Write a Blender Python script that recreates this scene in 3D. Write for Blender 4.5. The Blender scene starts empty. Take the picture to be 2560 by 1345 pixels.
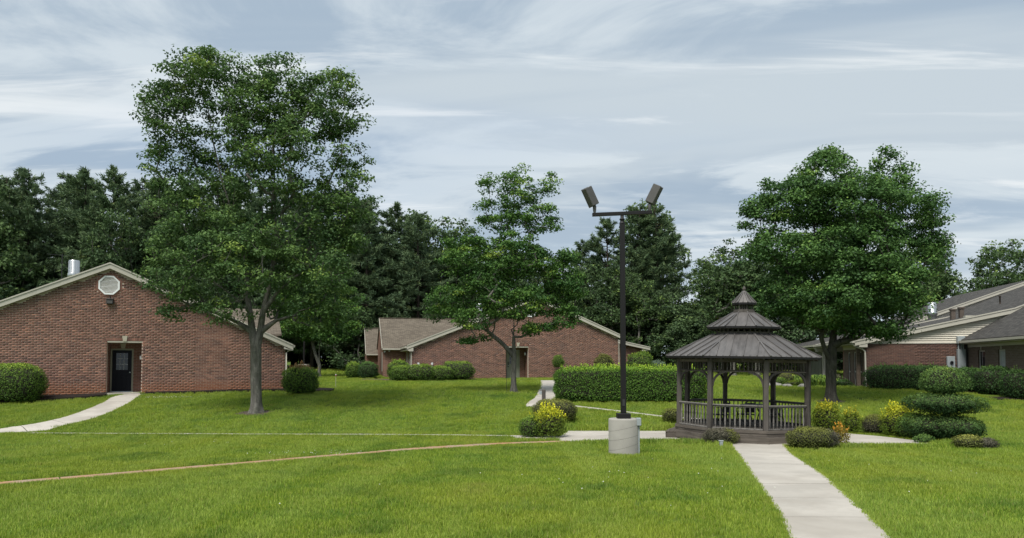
import bpy, bmesh, math, random
import numpy as np
from mathutils import Vector, Matrix
R = math.radians
random.seed(7); rng = np.random.default_rng(11)
scene = bpy.context.scene
C = scene.collection

# ------------------------------------------------------------------ camera
cam_d = bpy.data.cameras.new('camera'); cam = bpy.data.objects.new('camera', cam_d); C.objects.link(cam)
scene.camera = cam
cam.location = (0, 0, 1.65); cam.rotation_euler = (R(92.5), 0, 0)
cam_d.sensor_width = 36.0; cam_d.lens = 36.0*1850/2560; cam_d.shift_y = 0.0632
cam_d.clip_start = 0.1; cam_d.clip_end = 4000

# ------------------------------------------------------------------ sky and light
EXPO = 1.55
SUN_EL, SUN_AZ = R(58), R(205)          # high veiled sun behind the camera, slightly to its left
world = bpy.data.worlds.new('World'); scene.world = world; world.use_nodes = True
W = world.node_tree; W.nodes.clear()
def wn(t, **k):
    n = W.nodes.new(t)
    for a, b in k.items(): setattr(n, a, b)
    return n
def wmath(op, a, b=None, c=None, clamp=False):
    n = wn('ShaderNodeMath', operation=op, use_clamp=clamp)
    for i, v in enumerate((a, b, c)):
        if v is None: continue
        if isinstance(v, (int, float)): n.inputs[i].default_value = v
        else: W.links.new(v, n.inputs[i])
    return n.outputs[0]
def wmix(fac, a, b):
    n = wn('ShaderNodeMix', data_type='RGBA')
    for i, v in ((0, fac), (6, a), (7, b)):
        if isinstance(v, (int, float)): n.inputs[i].default_value = v
        elif isinstance(v, tuple): n.inputs[i].default_value = (*v, 1)
        else: W.links.new(v, n.inputs[i])
    return n.outputs[2]
sky = wn('ShaderNodeTexSky', sky_type='NISHITA', sun_disc=False, sun_elevation=SUN_EL, sun_rotation=SUN_AZ, air_density=1.0, dust_density=2.0)
tc = wn('ShaderNodeTexCoord'); sep = wn('ShaderNodeSeparateXYZ'); W.links.new(tc.outputs['Generated'], sep.inputs[0])
zz = wmath('ADD', wmath('MAXIMUM', sep.outputs[2], 0.0), 0.13)
cu = wmath('DIVIDE', sep.outputs[0], zz); cv = wmath('DIVIDE', sep.outputs[1], zz)
def cloud_noise(rot, su, sv, off, scale, detail, rough, dist):
    cb = wn('ShaderNodeCombineXYZ'); W.links.new(cu, cb.inputs[0]); W.links.new(cv, cb.inputs[1])
    mp = wn('ShaderNodeMapping'); W.links.new(cb.outputs[0], mp.inputs[0])
    mp.inputs['Rotation'].default_value = (0, 0, R(rot)); mp.inputs['Scale'].default_value = (su, sv, 1); mp.inputs['Location'].default_value = off
    n = wn('ShaderNodeTexNoise'); W.links.new(mp.outputs[0], n.inputs['Vector'])
    n.inputs['Scale'].default_value = scale; n.inputs['Detail'].default_value = detail
    n.inputs['Roughness'].default_value = rough; n.inputs['Distortion'].default_value = dist
    return n.outputs[0]
def wramp(v, lo, hi):
    n = wn('ShaderNodeMapRange', interpolation_type='SMOOTHSTEP'); W.links.new(v, n.inputs[0])
    n.inputs[1].default_value = lo; n.inputs[2].default_value = hi; return n.outputs[0]
big = cloud_noise(10, 0.42, 0.95, (3.1, 0.4, 0), 1.0, 5.0, 0.55, 0.5)
mid = cloud_noise(17, 0.75, 1.8, (7.3, 2.2, 0), 1.0, 8.0, 0.6, 0.9)
wisp = cloud_noise(21, 0.55, 2.6, (1.2, 5.2, 0), 1.0, 9.0, 0.6, 1.2)
gap = cloud_noise(12, 0.3, 0.8, (9.1, 1.4, 0), 1.0, 4.0, 0.5, 0.4)
S = 1.06/2.93
def sc(r, g, b): return (r*S, g*S, b*S)
col = wmix(wramp(big, 0.43, 0.58), sc(.375, .47, .575), sc(.55, .625, .685))
col = wmix(wmath('MULTIPLY', wramp(mid, 0.46, 0.62), 0.75), col, sc(.68, .75, .795))
col = wmix(wmath('MULTIPLY', wramp(wisp, 0.54, 0.70), 0.9), col, sc(.79, .835, .86))
low = wmath('MULTIPLY', wramp(sep.outputs[2], 0.24, 0.05), 0.35)
col = wmix(low, col, sc(.60, .69, .755))
skyb = wn('ShaderNodeVectorMath', operation='SCALE'); W.links.new(sky.outputs[0], skyb.inputs[0]); skyb.inputs['Scale'].default_value = 0.06
fin = wmix(wmath('MULTIPLY', wramp(gap, 0.56, 0.78), 0.22), col, skyb.outputs[0])
bg = wn('ShaderNodeBackground'); W.links.new(fin, bg.inputs[0]); bg.inputs[1].default_value = 1.0
wo = wn('ShaderNodeOutputWorld'); W.links.new(bg.outputs[0], wo.inputs[0])

sun_d = bpy.data.lights.new('sun', 'SUN'); sun_d.energy = 1.5; sun_d.angle = R(28); sun_d.color = (1.0, 0.955, 0.89)
sun = bpy.data.objects.new('sun', sun_d); C.objects.link(sun)
_d = Vector((math.sin(SUN_AZ)*math.cos(SUN_EL), math.cos(SUN_AZ)*math.cos(SUN_EL), math.sin(SUN_EL)))
sun.rotation_euler = _d.to_track_quat('Z', 'Y').to_euler(); sun.location = (0, 0, 40)

vs = scene.view_settings; vs.view_transform = 'Standard'; vs.look = 'None'; vs.exposure = EXPO; vs.gamma = 1.0; vs.use_curve_mapping = False
scene.render.engine = 'CYCLES'
scene.cycles.use_denoising = True
scene.cycles.max_bounces = 6; scene.cycles.diffuse_bounces = 3; scene.cycles.transparent_max_bounces = 4
scene.cycles.caustics_reflective = False; scene.cycles.caustics_refractive = False

# ------------------------------------------------------------------ materials
MATS = {}
class NT:
    def __init__(s, name):
        s.m = bpy.data.materials.new(name); s.m.use_nodes = True; s.t = s.m.node_tree; s.t.nodes.clear()
        s.out = s.t.nodes.new('ShaderNodeOutputMaterial')
    def n(s, t, **k):
        n = s.t.nodes.new(t)
        for a, b in k.items(): setattr(n, a, b)
        return n
    def set(s, sock, v):
        if isinstance(v, (int, float)): sock.default_value = v
        elif isinstance(v, tuple): sock.default_value = (*v, 1) if len(v) == 3 and sock.type == 'RGBA' else v
        else: s.t.links.new(v, sock)
    def math(s, op, a, b=0.0, clamp=False):
        n = s.n('ShaderNodeMath', operation=op, use_clamp=clamp); s.set(n.inputs[0], a); s.set(n.inputs[1], b); return n.outputs[0]
    def mix(s, f, a, b, bt='MIX'):
        n = s.n('ShaderNodeMix', data_type='RGBA', blend_type=bt); s.set(n.inputs[0], f); s.set(n.inputs[6], a); s.set(n.inputs[7], b); return n.outputs[2]
    def noise(s, vec, scale, detail=4, rough=.55, dist=0.0, w=None):
        n = s.n('ShaderNodeTexNoise')
        if vec is not None: s.t.links.new(vec, n.inputs['Vector'])
        n.inputs['Scale'].default_value = scale; n.inputs['Detail'].default_value = detail; n.inputs['Roughness'].default_value = rough; n.inputs['Distortion'].default_value = dist
        return n.outputs[0]
    def rng(s, v, a, b, c=0.0, d=1.0):
        n = s.n('ShaderNodeMapRange'); s.set(n.inputs[0], v)
        for i, q in enumerate((a, b, c, d)): n.inputs[i+1].default_value = q
        return n.outputs[0]
    def obj(s): return s.n('ShaderNodeTexCoord').outputs['Object']
    def pos(s): return s.n('ShaderNodeNewGeometry').outputs['Position']
    def mapv(s, v, scale=(1, 1, 1), rot=(0, 0, 0)):
        n = s.n('ShaderNodeMapping'); s.t.links.new(v, n.inputs[0]); n.inputs['Scale'].default_value = scale; n.inputs['Rotation'].default_value = rot; return n.outputs[0]
    def attr(s, name): return s.n('ShaderNodeAttribute', attribute_name=name).outputs['Fac']
    def rand(s): return s.n('ShaderNodeObjectInfo').outputs['Random']
    def bump(s, h, strength, dist):
        n = s.n('ShaderNodeBump'); s.set(n.inputs['Height'], h); n.inputs['Strength'].default_value = strength; n.inputs['Distance'].default_value = dist; return n.outputs[0]
    def pbr(s, col, rough=.6, metal=0.0, spec=.4, normal=None):
        b = s.n('ShaderNodeBsdfPrincipled'); s.set(b.inputs['Base Color'], col); s.set(b.inputs['Roughness'], rough)
        s.set(b.inputs['Metallic'], metal); s.set(b.inputs['Specular IOR Level'], spec)
        if normal is not None: s.t.links.new(normal, b.inputs['Normal'])
        return b.outputs[0]
    def end(s, sh, key):
        s.t.links.new(sh, s.out.inputs[0]); MATS[key] = s.m; return s.m

def simple(key, col, rough=.6, metal=0.0, spec=.4, var=.18, scale=3.0, bump=0.0, streak=False):
    t = NT(key); o = t.obj()
    v = t.mapv(o, (1, 1, .15)) if streak else o
    n = t.noise(v, scale, 6, .6)
    n2 = t.noise(o, scale*9, 3, .6)
    f = t.math('ADD', t.math('MULTIPLY', n, .7), t.math('MULTIPLY', n2, .3))
    c = t.mix(t.rng(f, .3, .7), tuple(x*(1-var) for x in col), tuple(min(1, x*(1+var)) for x in col))
    nm = t.bump(n2, bump, .01) if bump else None
    return t.end(t.pbr(c, rough, metal, spec, nm), key)

simple('trim', (.46, .44, .375), .55, var=.08, scale=1.2, streak=True)
simple('soffit', (.50, .48, .40), .6, var=.06)
simple('white_vent', (.80, .82, .82), .45, var=.06)
simple('galvanized', (.52, .54, .55), .32, metal=.85, var=.2, scale=2, streak=True)
simple('navy_door', (.004, .005, .011), .5, spec=.2, var=.2)
simple('door_frame', (.26, .26, .20), .5, var=.08)
simple('grey_door', (.30, .31, .25), .45, var=.08)
simple('muntin', (.34, .36, .38), .45, var=.05)
simple('keystone', (.40, .37, .29), .7, var=.1, scale=6)
simple('bronze_paint', (.0095, .0088, .0090), .5, spec=.3, var=.25, scale=4)
simple('lamp_housing', (.080, .078, .074), .5, var=.14, scale=5)
simple('black_iron', (.008, .008, .009), .4, spec=.5, var=.2)
simple('chair_cloth', (.016, .022, .018), .8, var=.2)
simple('grey_metal_box', (.30, .335, .345), .45, var=.1, scale=2)
simple('dark_metal', (.03, .03, .032), .5, var=.2)
simple('siding', (.60, .56, .47), .55, var=.07, scale=.8)
simple('grey_siding', (.14, .14, .125), .6, var=.1, scale=1.5, streak=True)
simple('pvc_white', (.62, .64, .64), .4, var=.06)
simple('rock', (.24, .23, .21), .85, var=.25, scale=5, bump=.4)
simple('red_tip', (.5, .05, .03), .5, var=.1)
simple('window_frame', (.50, .49, .44), .5, var=.06)
simple('curtain', (.34, .36, .35), .8, var=.2, scale=4)
simple('dark_interior', (.008, .009, .012), .6, var=.3)
simple('brown_pipe', (.10, .08, .065), .6, var=.2)
# concrete
def concrete(key, col, stain=(.30, .27, .23), clay=0.0):
    t = NT(key); p = t.pos()
    n1 = t.noise(p, .9, 6, .62); n2 = t.noise(p, 7, 5, .6); n3 = t.noise(p, 70, 3, .6); n4 = t.noise(p, .35, 4, .6, 1.0)
    c = t.mix(t.rng(n1, .35, .68), tuple(x*.80 for x in col), tuple(x*1.08 for x in col))
    c = t.mix(t.math('MULTIPLY', t.rng(n4, .48, .68), .6), c, stain); c = t.mix(t.math('MULTIPLY', t.rand(), .22), c, tuple(x*.72 for x in col))
    c = t.mix(t.math('MULTIPLY', t.rng(n2, .5, .75), .3), c, tuple(x*.7 for x in col))
    c = t.mix(t.math('MULTIPLY', t.rng(n3, .55, .8), .25), c, tuple(x*.5 for x in col))
    if clay: c = t.mix(t.math('MULTIPLY', t.rng(t.noise(p, 1.6, 5, .7), .3, .62), clay), c, (.42, .17, .065))
    return t.end(t.pbr(c, .85, 0, .25, t.bump(t.math('ADD', n3, n2), .25, .004)), key)
concrete('concrete', (.47, .44, .39))
concrete('concrete_clay', (.35, .29, .22), clay=.6)
concrete('concrete_block', (.37, .355, .32), stain=(.24, .22, .19))
simple('form_line', (.17, .16, .14), .9, var=.3, scale=9)
simple('joint_dirt', (.05, .044, .036), .9, var=.3, scale=8)
# weathered wood
def wood(key, a, b, g):
    t = NT(key); o = t.obj(); r = t.rand()
    v = t.n('ShaderNodeVectorMath', operation='ADD'); t.t.links.new(o, v.inputs[0])
    cb = t.n('ShaderNodeCombineXYZ')
    for i in range(3): t.set(cb.inputs[i], t.math('MULTIPLY', r, 13.0+7*i))
    t.t.links.new(cb.outputs[0], v.inputs[1])
    n = t.noise(t.mapv(v.outputs[0], g), 9, 6, .65, .4); n2 = t.noise(v.outputs[0], 1.7, 4, .6)
    c = t.mix(t.rng(n, .3, .72), a, b)
    c = t.mix(t.math('MULTIPLY', t.rng(n2, .42, .7), .55), c, tuple(x*.5 for x in a))
    c = t.mix(t.math('MULTIPLY', r, .6), c, tuple(x*.9 for x in b)); r2 = t.math('FRACT', t.math('MULTIPLY', r, 17.3)); c = t.mix(t.rng(r2, .6, 1.0, 0, .6), c, a)
    return t.end(t.pbr(c, .82, 0, .25, t.bump(n, .4, .006)), key)
wood('weathered_wood', (.026, .023, .020), (.145, .130, .116), (1, 1, .09))
wood('weathered_board', (.034, .029, .024), (.185, .160, .135), (.12, 1, 1.6))
wood('pale_wood', (.060, .055, .050), (.26, .245, .225), (1, 1, .12))
wood('step_wood', (.045, .038, .033), (.14, .12, .10), (.2, 1, 1))
# gazebo metal roof
t = NT('roof_metal'); o = t.obj(); n = t.noise(t.mapv(o, (1, .25, .25)), 5, 6, .65); n2 = t.noise(o, 38, 3, .6); r = t.rand()
c = t.mix(t.rng(n, .32, .7), (.070, .065, .062), (.16, .15, .144)); c = t.mix(t.math('MULTIPLY', r, .45), c, (.17, .16, .153)); c = t.mix(t.rng(t.math('FRACT', t.math('MULTIPLY', r, 11.7)), .5, 1.0, 0, .5), c, (.075, .07, .068))
c = t.mix(t.math('MULTIPLY', t.rng(n2, .58, .75), .5), c, (.06, .055, .05))
t.end(t.pbr(c, .48, .25, .5, t.bump(n, .12, .01)), 'roof_metal')
# bricks
def brickmat(key='brick', dk=1.0):
    t = NT(key); a = t.attr('tint'); r = t.rand(); p = t.pos()
    f = t.math('FRACT', t.math('ADD', a, r))
    c = t.mix(f, (.130, .066, .050), (.235, .122, .092))
    f2 = t.math('FRACT', t.math('MULTIPLY', f, 7.3))
    c = t.mix(t.rng(f2, .74, .9, 0, .85), c, (.080, .044, .040)); f3 = t.math('FRACT', t.math('MULTIPLY', f, 13.7)); c = t.mix(t.rng(f3, .84, .95, 0, .8), c, (.33, .165, .115))
    n = t.noise(p, .55, 4, .6); c = t.mix(t.math('MULTIPLY', t.rng(n, .45, .75), .35), c, (.20, .125, .10))
    n3 = t.noise(p, 60, 3, .6); c = t.mix(t.rng(n3, .35, .75, 0, .35), c, (.30, .17, .13))
    sp = t.n('ShaderNodeSeparateXYZ'); t.t.links.new(p, sp.inputs[0])
    clay = t.math('MULTIPLY', t.rng(t.math('ADD', sp.outputs[2], t.math('MULTIPLY', n, -.5)), .75, .25), .65)
    c = t.mix(clay, c, (.27, .105, .045))
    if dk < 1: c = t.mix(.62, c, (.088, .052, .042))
    return t.end(t.pbr(c, .85, 0, .25, t.bump(n3, .4, .004)), key)
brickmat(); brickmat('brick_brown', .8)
simple('mortar_brown', (.20, .165, .14), .9, var=.12, scale=2.0)
simple('mortar', (.50, .42, .35), .9, var=.12, scale=2.0)
def brickproc(key, axis, dark=1.0, tan=None):
    t = NT(key); o = t.obj(); sp = t.n('ShaderNodeSeparateXYZ'); t.t.links.new(o, sp.inputs[0]); cb = t.n('ShaderNodeCombineXYZ')
    t.t.links.new(sp.outputs[0 if axis == 'x' else 1], cb.inputs[0]); t.t.links.new(sp.outputs[2], cb.inputs[1])
    b = t.n('ShaderNodeTexBrick'); t.t.links.new(cb.outputs[0], b.inputs['Vector'])
    b.inputs['Color1'].default_value = (.15*dark, .068*dark, .049*dark, 1); b.inputs['Color2'].default_value = (.27*dark, .13*dark, .093*dark, 1); b.inputs['Mortar'].default_value = (.38*dark, .32*dark, .27*dark, 1)
    b.inputs['Scale'].default_value = 1; b.inputs['Mortar Size'].default_value = .006; b.inputs['Brick Width'].default_value = .254; b.inputs['Row Height'].default_value = .081; b.inputs['Bias'].default_value = -.2
    b.inputs['Mortar Smooth'].default_value = .2
    if tan: b.inputs['Color1'].default_value = (.105, .078, .058, 1); b.inputs['Color2'].default_value = (.155, .118, .090, 1); b.inputs['Mortar'].default_value = (.19, .165, .14, 1)
    n = t.noise(o, .8, 4); c = t.mix(t.rng(n, .3, .7, 0, .3), b.outputs[0], (.13, .10, .08) if tan else (.19*dark, .11*dark, .085*dark))
    return t.end(t.pbr(c, .85, 0, .25, t.bump(t.math('SUBTRACT', 1.0, b.outputs['Fac']), .5, .008)), key)
brickproc('brick_x', 'x'); brickproc('brick_y', 'y')
brickproc('tan_brick_y', 'y', .8, True)
# shingles: u = along the eave, v = up the slope
def shingle(key, a, b, u, w=.32, h=.145):
    t = NT(key); o = t.obj(); sp = t.n('ShaderNodeSeparateXYZ'); t.t.links.new(o, sp.inputs[0]); cb = t.n('ShaderNodeCombineXYZ')
    t.t.links.new(sp.outputs[0 if u == 'x' else 1], cb.inputs[0]); t.set(cb.inputs[1], t.math('MULTIPLY', sp.outputs[1 if u == 'x' else 0], 1.08))
    br = t.n('ShaderNodeTexBrick'); t.t.links.new(cb.outputs[0], br.inputs['Vector']); br.inputs['Color1'].default_value = (*a, 1); br.inputs['Color2'].default_value = (*b, 1)
    br.inputs['Mortar'].default_value = (a[0]*.35, a[1]*.35, a[2]*.35, 1); br.inputs['Scale'].default_value = 1; br.inputs['Mortar Size'].default_value = .012
    br.inputs['Brick Width'].default_value = w; br.inputs['Row Height'].default_value = h; br.inputs['Mortar Smooth'].default_value = .6
    n = t.noise(o, 1.1, 5, .6); n2 = t.noise(o, 60, 3, .6)
    c = t.mix(t.rng(n, .35, .7, 0, .45), br.outputs[0], tuple(x*.75 for x in a)); c = t.mix(t.rng(n2, .4, .8, 0, .5), c, tuple(x*.5 for x in a))
    return t.end(t.pbr(c, .9, 0, .2, t.bump(t.math('SUBTRACT', 1.0, br.outputs['Fac']), .7, .02)), key)
shingle('shingle_taupe_x', (.125, .105, .082), (.205, .175, .135), 'x'); shingle('shingle_taupe_y', (.125, .105, .082), (.205, .175, .135), 'y')
shingle('shingle_dark_x', (.055, .053, .050), (.105, .10, .092), 'x'); shingle('shingle_dark_y', (.055, .053, .050), (.105, .10, .092), 'y')
# glass: dark reflective pane
t = NT('glass'); g = t.pbr((.012, .014, .017), .06, 0, .6); t.end(g, 'glass')
# ground
t = NT('ground'); p = t.pos()
n1 = t.noise(p, .16, 4, .55); n2 = t.noise(p, 1.3, 5, .6); n3 = t.noise(t.mapv(p, (1, .45, 1)), 14, 4, .7)
c = t.mix(t.rng(n1, .35, .68), (.085, .135, .018), (.125, .165, .022)); c = t.mix(t.rng(n2, .4, .75, 0, .6), c, (.055, .10, .016)); c = t.mix(t.rng(n3, .42, .72, 0, .6), c, (.045, .075, .012))
t.end(t.pbr(c, .95, 0, .1, t.bump(n3, .8, .05)), 'ground')
t = NT('grass_blade'); p = t.pos(); a = t.attr('tint')
n1 = t.noise(p, .16, 4, .55); n2 = t.noise(p, .9, 4, .6); n4 = t.noise(t.mapv(p, (1.0, .05, 1), (0, 0, R(-9))), 1.15, 2, .5)
c = t.mix(a, (.115, .22, .022), (.37, .48, .055)); c = t.mix(t.rng(n1, .40, .60, 0, .7), c, (.34, .40, .048))
c = t.mix(t.rng(n2, .46, .70, 0, .6), c, (.075, .185, .026)); c = t.mix(t.rng(n4, .48, .62, 0, .42), c, (.34, .45, .085)); n5 = t.noise(p, .45, 5, .65); c = t.mix(t.rng(n5, .56, .72, 0, .65), c, (.10, .19, .03)); c = t.mix(t.rng(n5, .40, .28, 0, .6), c, (.33, .34, .07))
c = t.mix(t.rng(a, .92, 1.0, 0, .8), c, (.42, .37, .15))
tr = t.n('ShaderNodeBsdfTranslucent'); t.set(tr.inputs[0], c); ms = t.n('ShaderNodeMixShader'); ms.inputs[0].default_value = .32
t.t.links.new(t.pbr(c, .5, 0, .3), ms.inputs[1]); t.t.links.new(tr.outputs[0], ms.inputs[2]); t.end(ms.outputs[0], 'grass_blade')
t = NT('mulch'); p = t.pos(); n = t.noise(p, 26, 5, .7); c = t.mix(t.rng(n, .35, .7), (.010, .008, .007), (.045, .036, .03)); t.end(t.pbr(c, .95, 0, .15, t.bump(n, 1.0, .04)), 'mulch')
t = NT('dry_mulch'); p = t.pos(); n = t.noise(p, 18, 5, .7); c = t.mix(t.rng(n, .35, .7), (.05, .04, .03), (.16, .13, .10)); t.end(t.pbr(c, .95, 0, .15, t.bump(n, 1.0, .04)), 'dry_mulch')
# bark
def bark(key, a, b):
    t = NT(key); o = t.obj(); n = t.noise(t.mapv(o, (1, 1, .22)), 11, 6, .7, .5); n2 = t.noise(o, 2.2, 5, .6); n3 = t.noise(o, 7, 4, .6)
    c = t.mix(t.rng(n, .32, .7), a, b); c = t.mix(t.rng(n2, .46, .7, 0, .5), c, (.05, .062, .035)); c = t.mix(t.rng(n3, .58, .75, 0, .5), c, tuple(min(1, x*1.45) for x in b))
    return t.end(t.pbr(c, .92, 0, .15, t.bump(n, 1.0, .035)), key)
bark('bark_grey', (.060, .056, .050), (.215, .205, .182)); bark('bark_pine', (.025, .019, .015), (.075, .06, .05)); bark('bark_dark', (.026, .023, .020), (.095, .088, .076)); bark('bark_pale', (.09, .085, .075), (.22, .21, .185))
# leaves
LM = 2.75
def leaf(key, dark, lite, tip=None, trans=.28, spec=.3, objvar=0.0, rough=.55):
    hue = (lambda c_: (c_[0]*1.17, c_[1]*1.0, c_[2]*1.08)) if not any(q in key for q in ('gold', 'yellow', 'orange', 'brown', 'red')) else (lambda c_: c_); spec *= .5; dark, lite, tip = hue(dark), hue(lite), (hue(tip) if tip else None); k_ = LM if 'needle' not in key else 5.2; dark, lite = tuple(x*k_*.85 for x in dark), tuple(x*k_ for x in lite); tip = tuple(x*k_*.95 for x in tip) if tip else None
    if 'gold' in key or 'yellow' in key or 'orange' in key: lite = tuple(x*.52 for x in lite); tip = tuple(x*.78 for x in tip)
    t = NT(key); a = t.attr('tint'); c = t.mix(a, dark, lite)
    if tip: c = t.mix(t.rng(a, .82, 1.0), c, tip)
    if objvar:
        r = t.rand(); c = t.mix(t.math('MULTIPLY', r, objvar), c, tuple((x*.55+.012) for x in (lite[0]*.8, lite[1]*.9, lite[2]*1.3)))
    tr = t.n('ShaderNodeBsdfTranslucent'); t.set(tr.inputs[0], c); ms = t.n('ShaderNodeMixShader'); ms.inputs[0].default_value = trans
    t.t.links.new(t.pbr(c, rough, 0, spec), ms.inputs[1]); t.t.links.new(tr.outputs[0], ms.inputs[2]); return t.end(ms.outputs[0], key)
leaf('leaf_maple', (.020, .047, .016), (.055, .105, .026), (.095, .15, .032))
leaf('leaf_maple2', (.016, .045, .012), (.05, .11, .02), (.11, .175, .03))
leaf('leaf_maple3', (.018, .046, .014), (.048, .105, .024), (.08, .14, .03))
leaf('needle', (.012, .024, .011), (.030, .050, .019), (.055, .075, .025), .2, .2, .4)
leaf('leaf_wood', (.016, .034, .013), (.042, .078, .022), (.085, .135, .028), .25, .25, .5)
leaf('leaf_under', (.014, .030, .013), (.038, .070, .022), (.06, .10, .026), .2, .2, .5)
leaf('leaf_hedge', (.018, .048, .010), (.062, .13, .016), (.15, .235, .024), .25)
leaf('leaf_hedge_dark', (.010, .028, .010), (.034, .075, .017), (.06, .11, .022), .22)
leaf('leaf_bush', (.020, .048, .010), (.068, .125, .018), (.14, .20, .028), .25)
leaf('leaf_yellow', (.09, .12, .012), (.27, .285, .02), (.44, .42, .03), .3)
leaf('leaf_yellowgreen', (.045, .075, .012), (.15, .18, .02), (.30, .27, .025), .3)
leaf('leaf_gold', (.05, .085, .012), (.20, .215, .02), (.36, .325, .025), .3)
leaf('leaf_orange', (.08, .08, .015), (.26, .17, .03), (.42, .20, .03), .3)
leaf('leaf_olive', (.028, .042, .012), (.085, .105, .024), (.13, .15, .03), .2)
leaf('leaf_brown', (.025, .026, .017), (.070, .064, .046), (.085, .08, .055), .12)
leaf('leaf_pom', (.018, .045, .013), (.055, .105, .022), (.11, .16, .03), .22)
leaf('leaf_pomdark', (.012, .032, .010), (.036, .075, .018), (.065, .11, .024), .2)
leaf('leaf_bluegreen', (.03, .055, .035), (.07, .11, .07), (.10, .14, .09), .2)
leaf('leaf_redtip', (.04, .05, .015), (.12, .08, .035), (.17, .09, .045), .2)
simple('core_shade', (.022, .022, .013), .95, var=.3, scale=6)  # dark colour for the added foliage cores, shade between leaves painted in
simple('clover', (.62, .62, .55), .8, var=.1)

# ------------------------------------------------------------------ helpers
def M(k): return MATS[k]
KY = [-300, 0, 8, 20, 26.3, 26.8, 33, 35.5, 38, 41, 54, 80, 200, 1000]; KZ = [1, 0, -.27, -.66, -.68, -.56, 0.0, .24, .36, .45, .74, 1.4, 4, 6]
def terr(y): return np.interp(y, KY, KZ)
def tz(y): return float(terr(y))
def finish(o, mat, parent):
    C.objects.link(o)
    if mat: o.data.materials.append(M(mat) if isinstance(mat, str) else mat)
    if parent is not None: o.parent = parent
    return o
def tag(o, label, cat, group=None):
    o['label'] = label; o['category'] = cat
    if group: o['group'] = group
    return o
def thing(name, label, cat, loc=(0, 0, 0), rz=0.0, group=None):
    o = bpy.data.objects.new(name, None); C.objects.link(o); o.location = loc; o.rotation_euler = (0, 0, rz); o.empty_display_size = .2
    return tag(o, label, cat, group)
def struct(o): o['kind'] = 'structure'; return o
def stuff(o): o['kind'] = 'stuff'; return o
def shared(mesh, name, parent, loc=(0, 0, 0), rot=(0, 0, 0), scl=(1, 1, 1)):
    o = bpy.data.objects.new(name, mesh); C.objects.link(o); o.parent = parent; o.location = loc; o.rotation_euler = rot; o.scale = scl; return o

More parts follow.
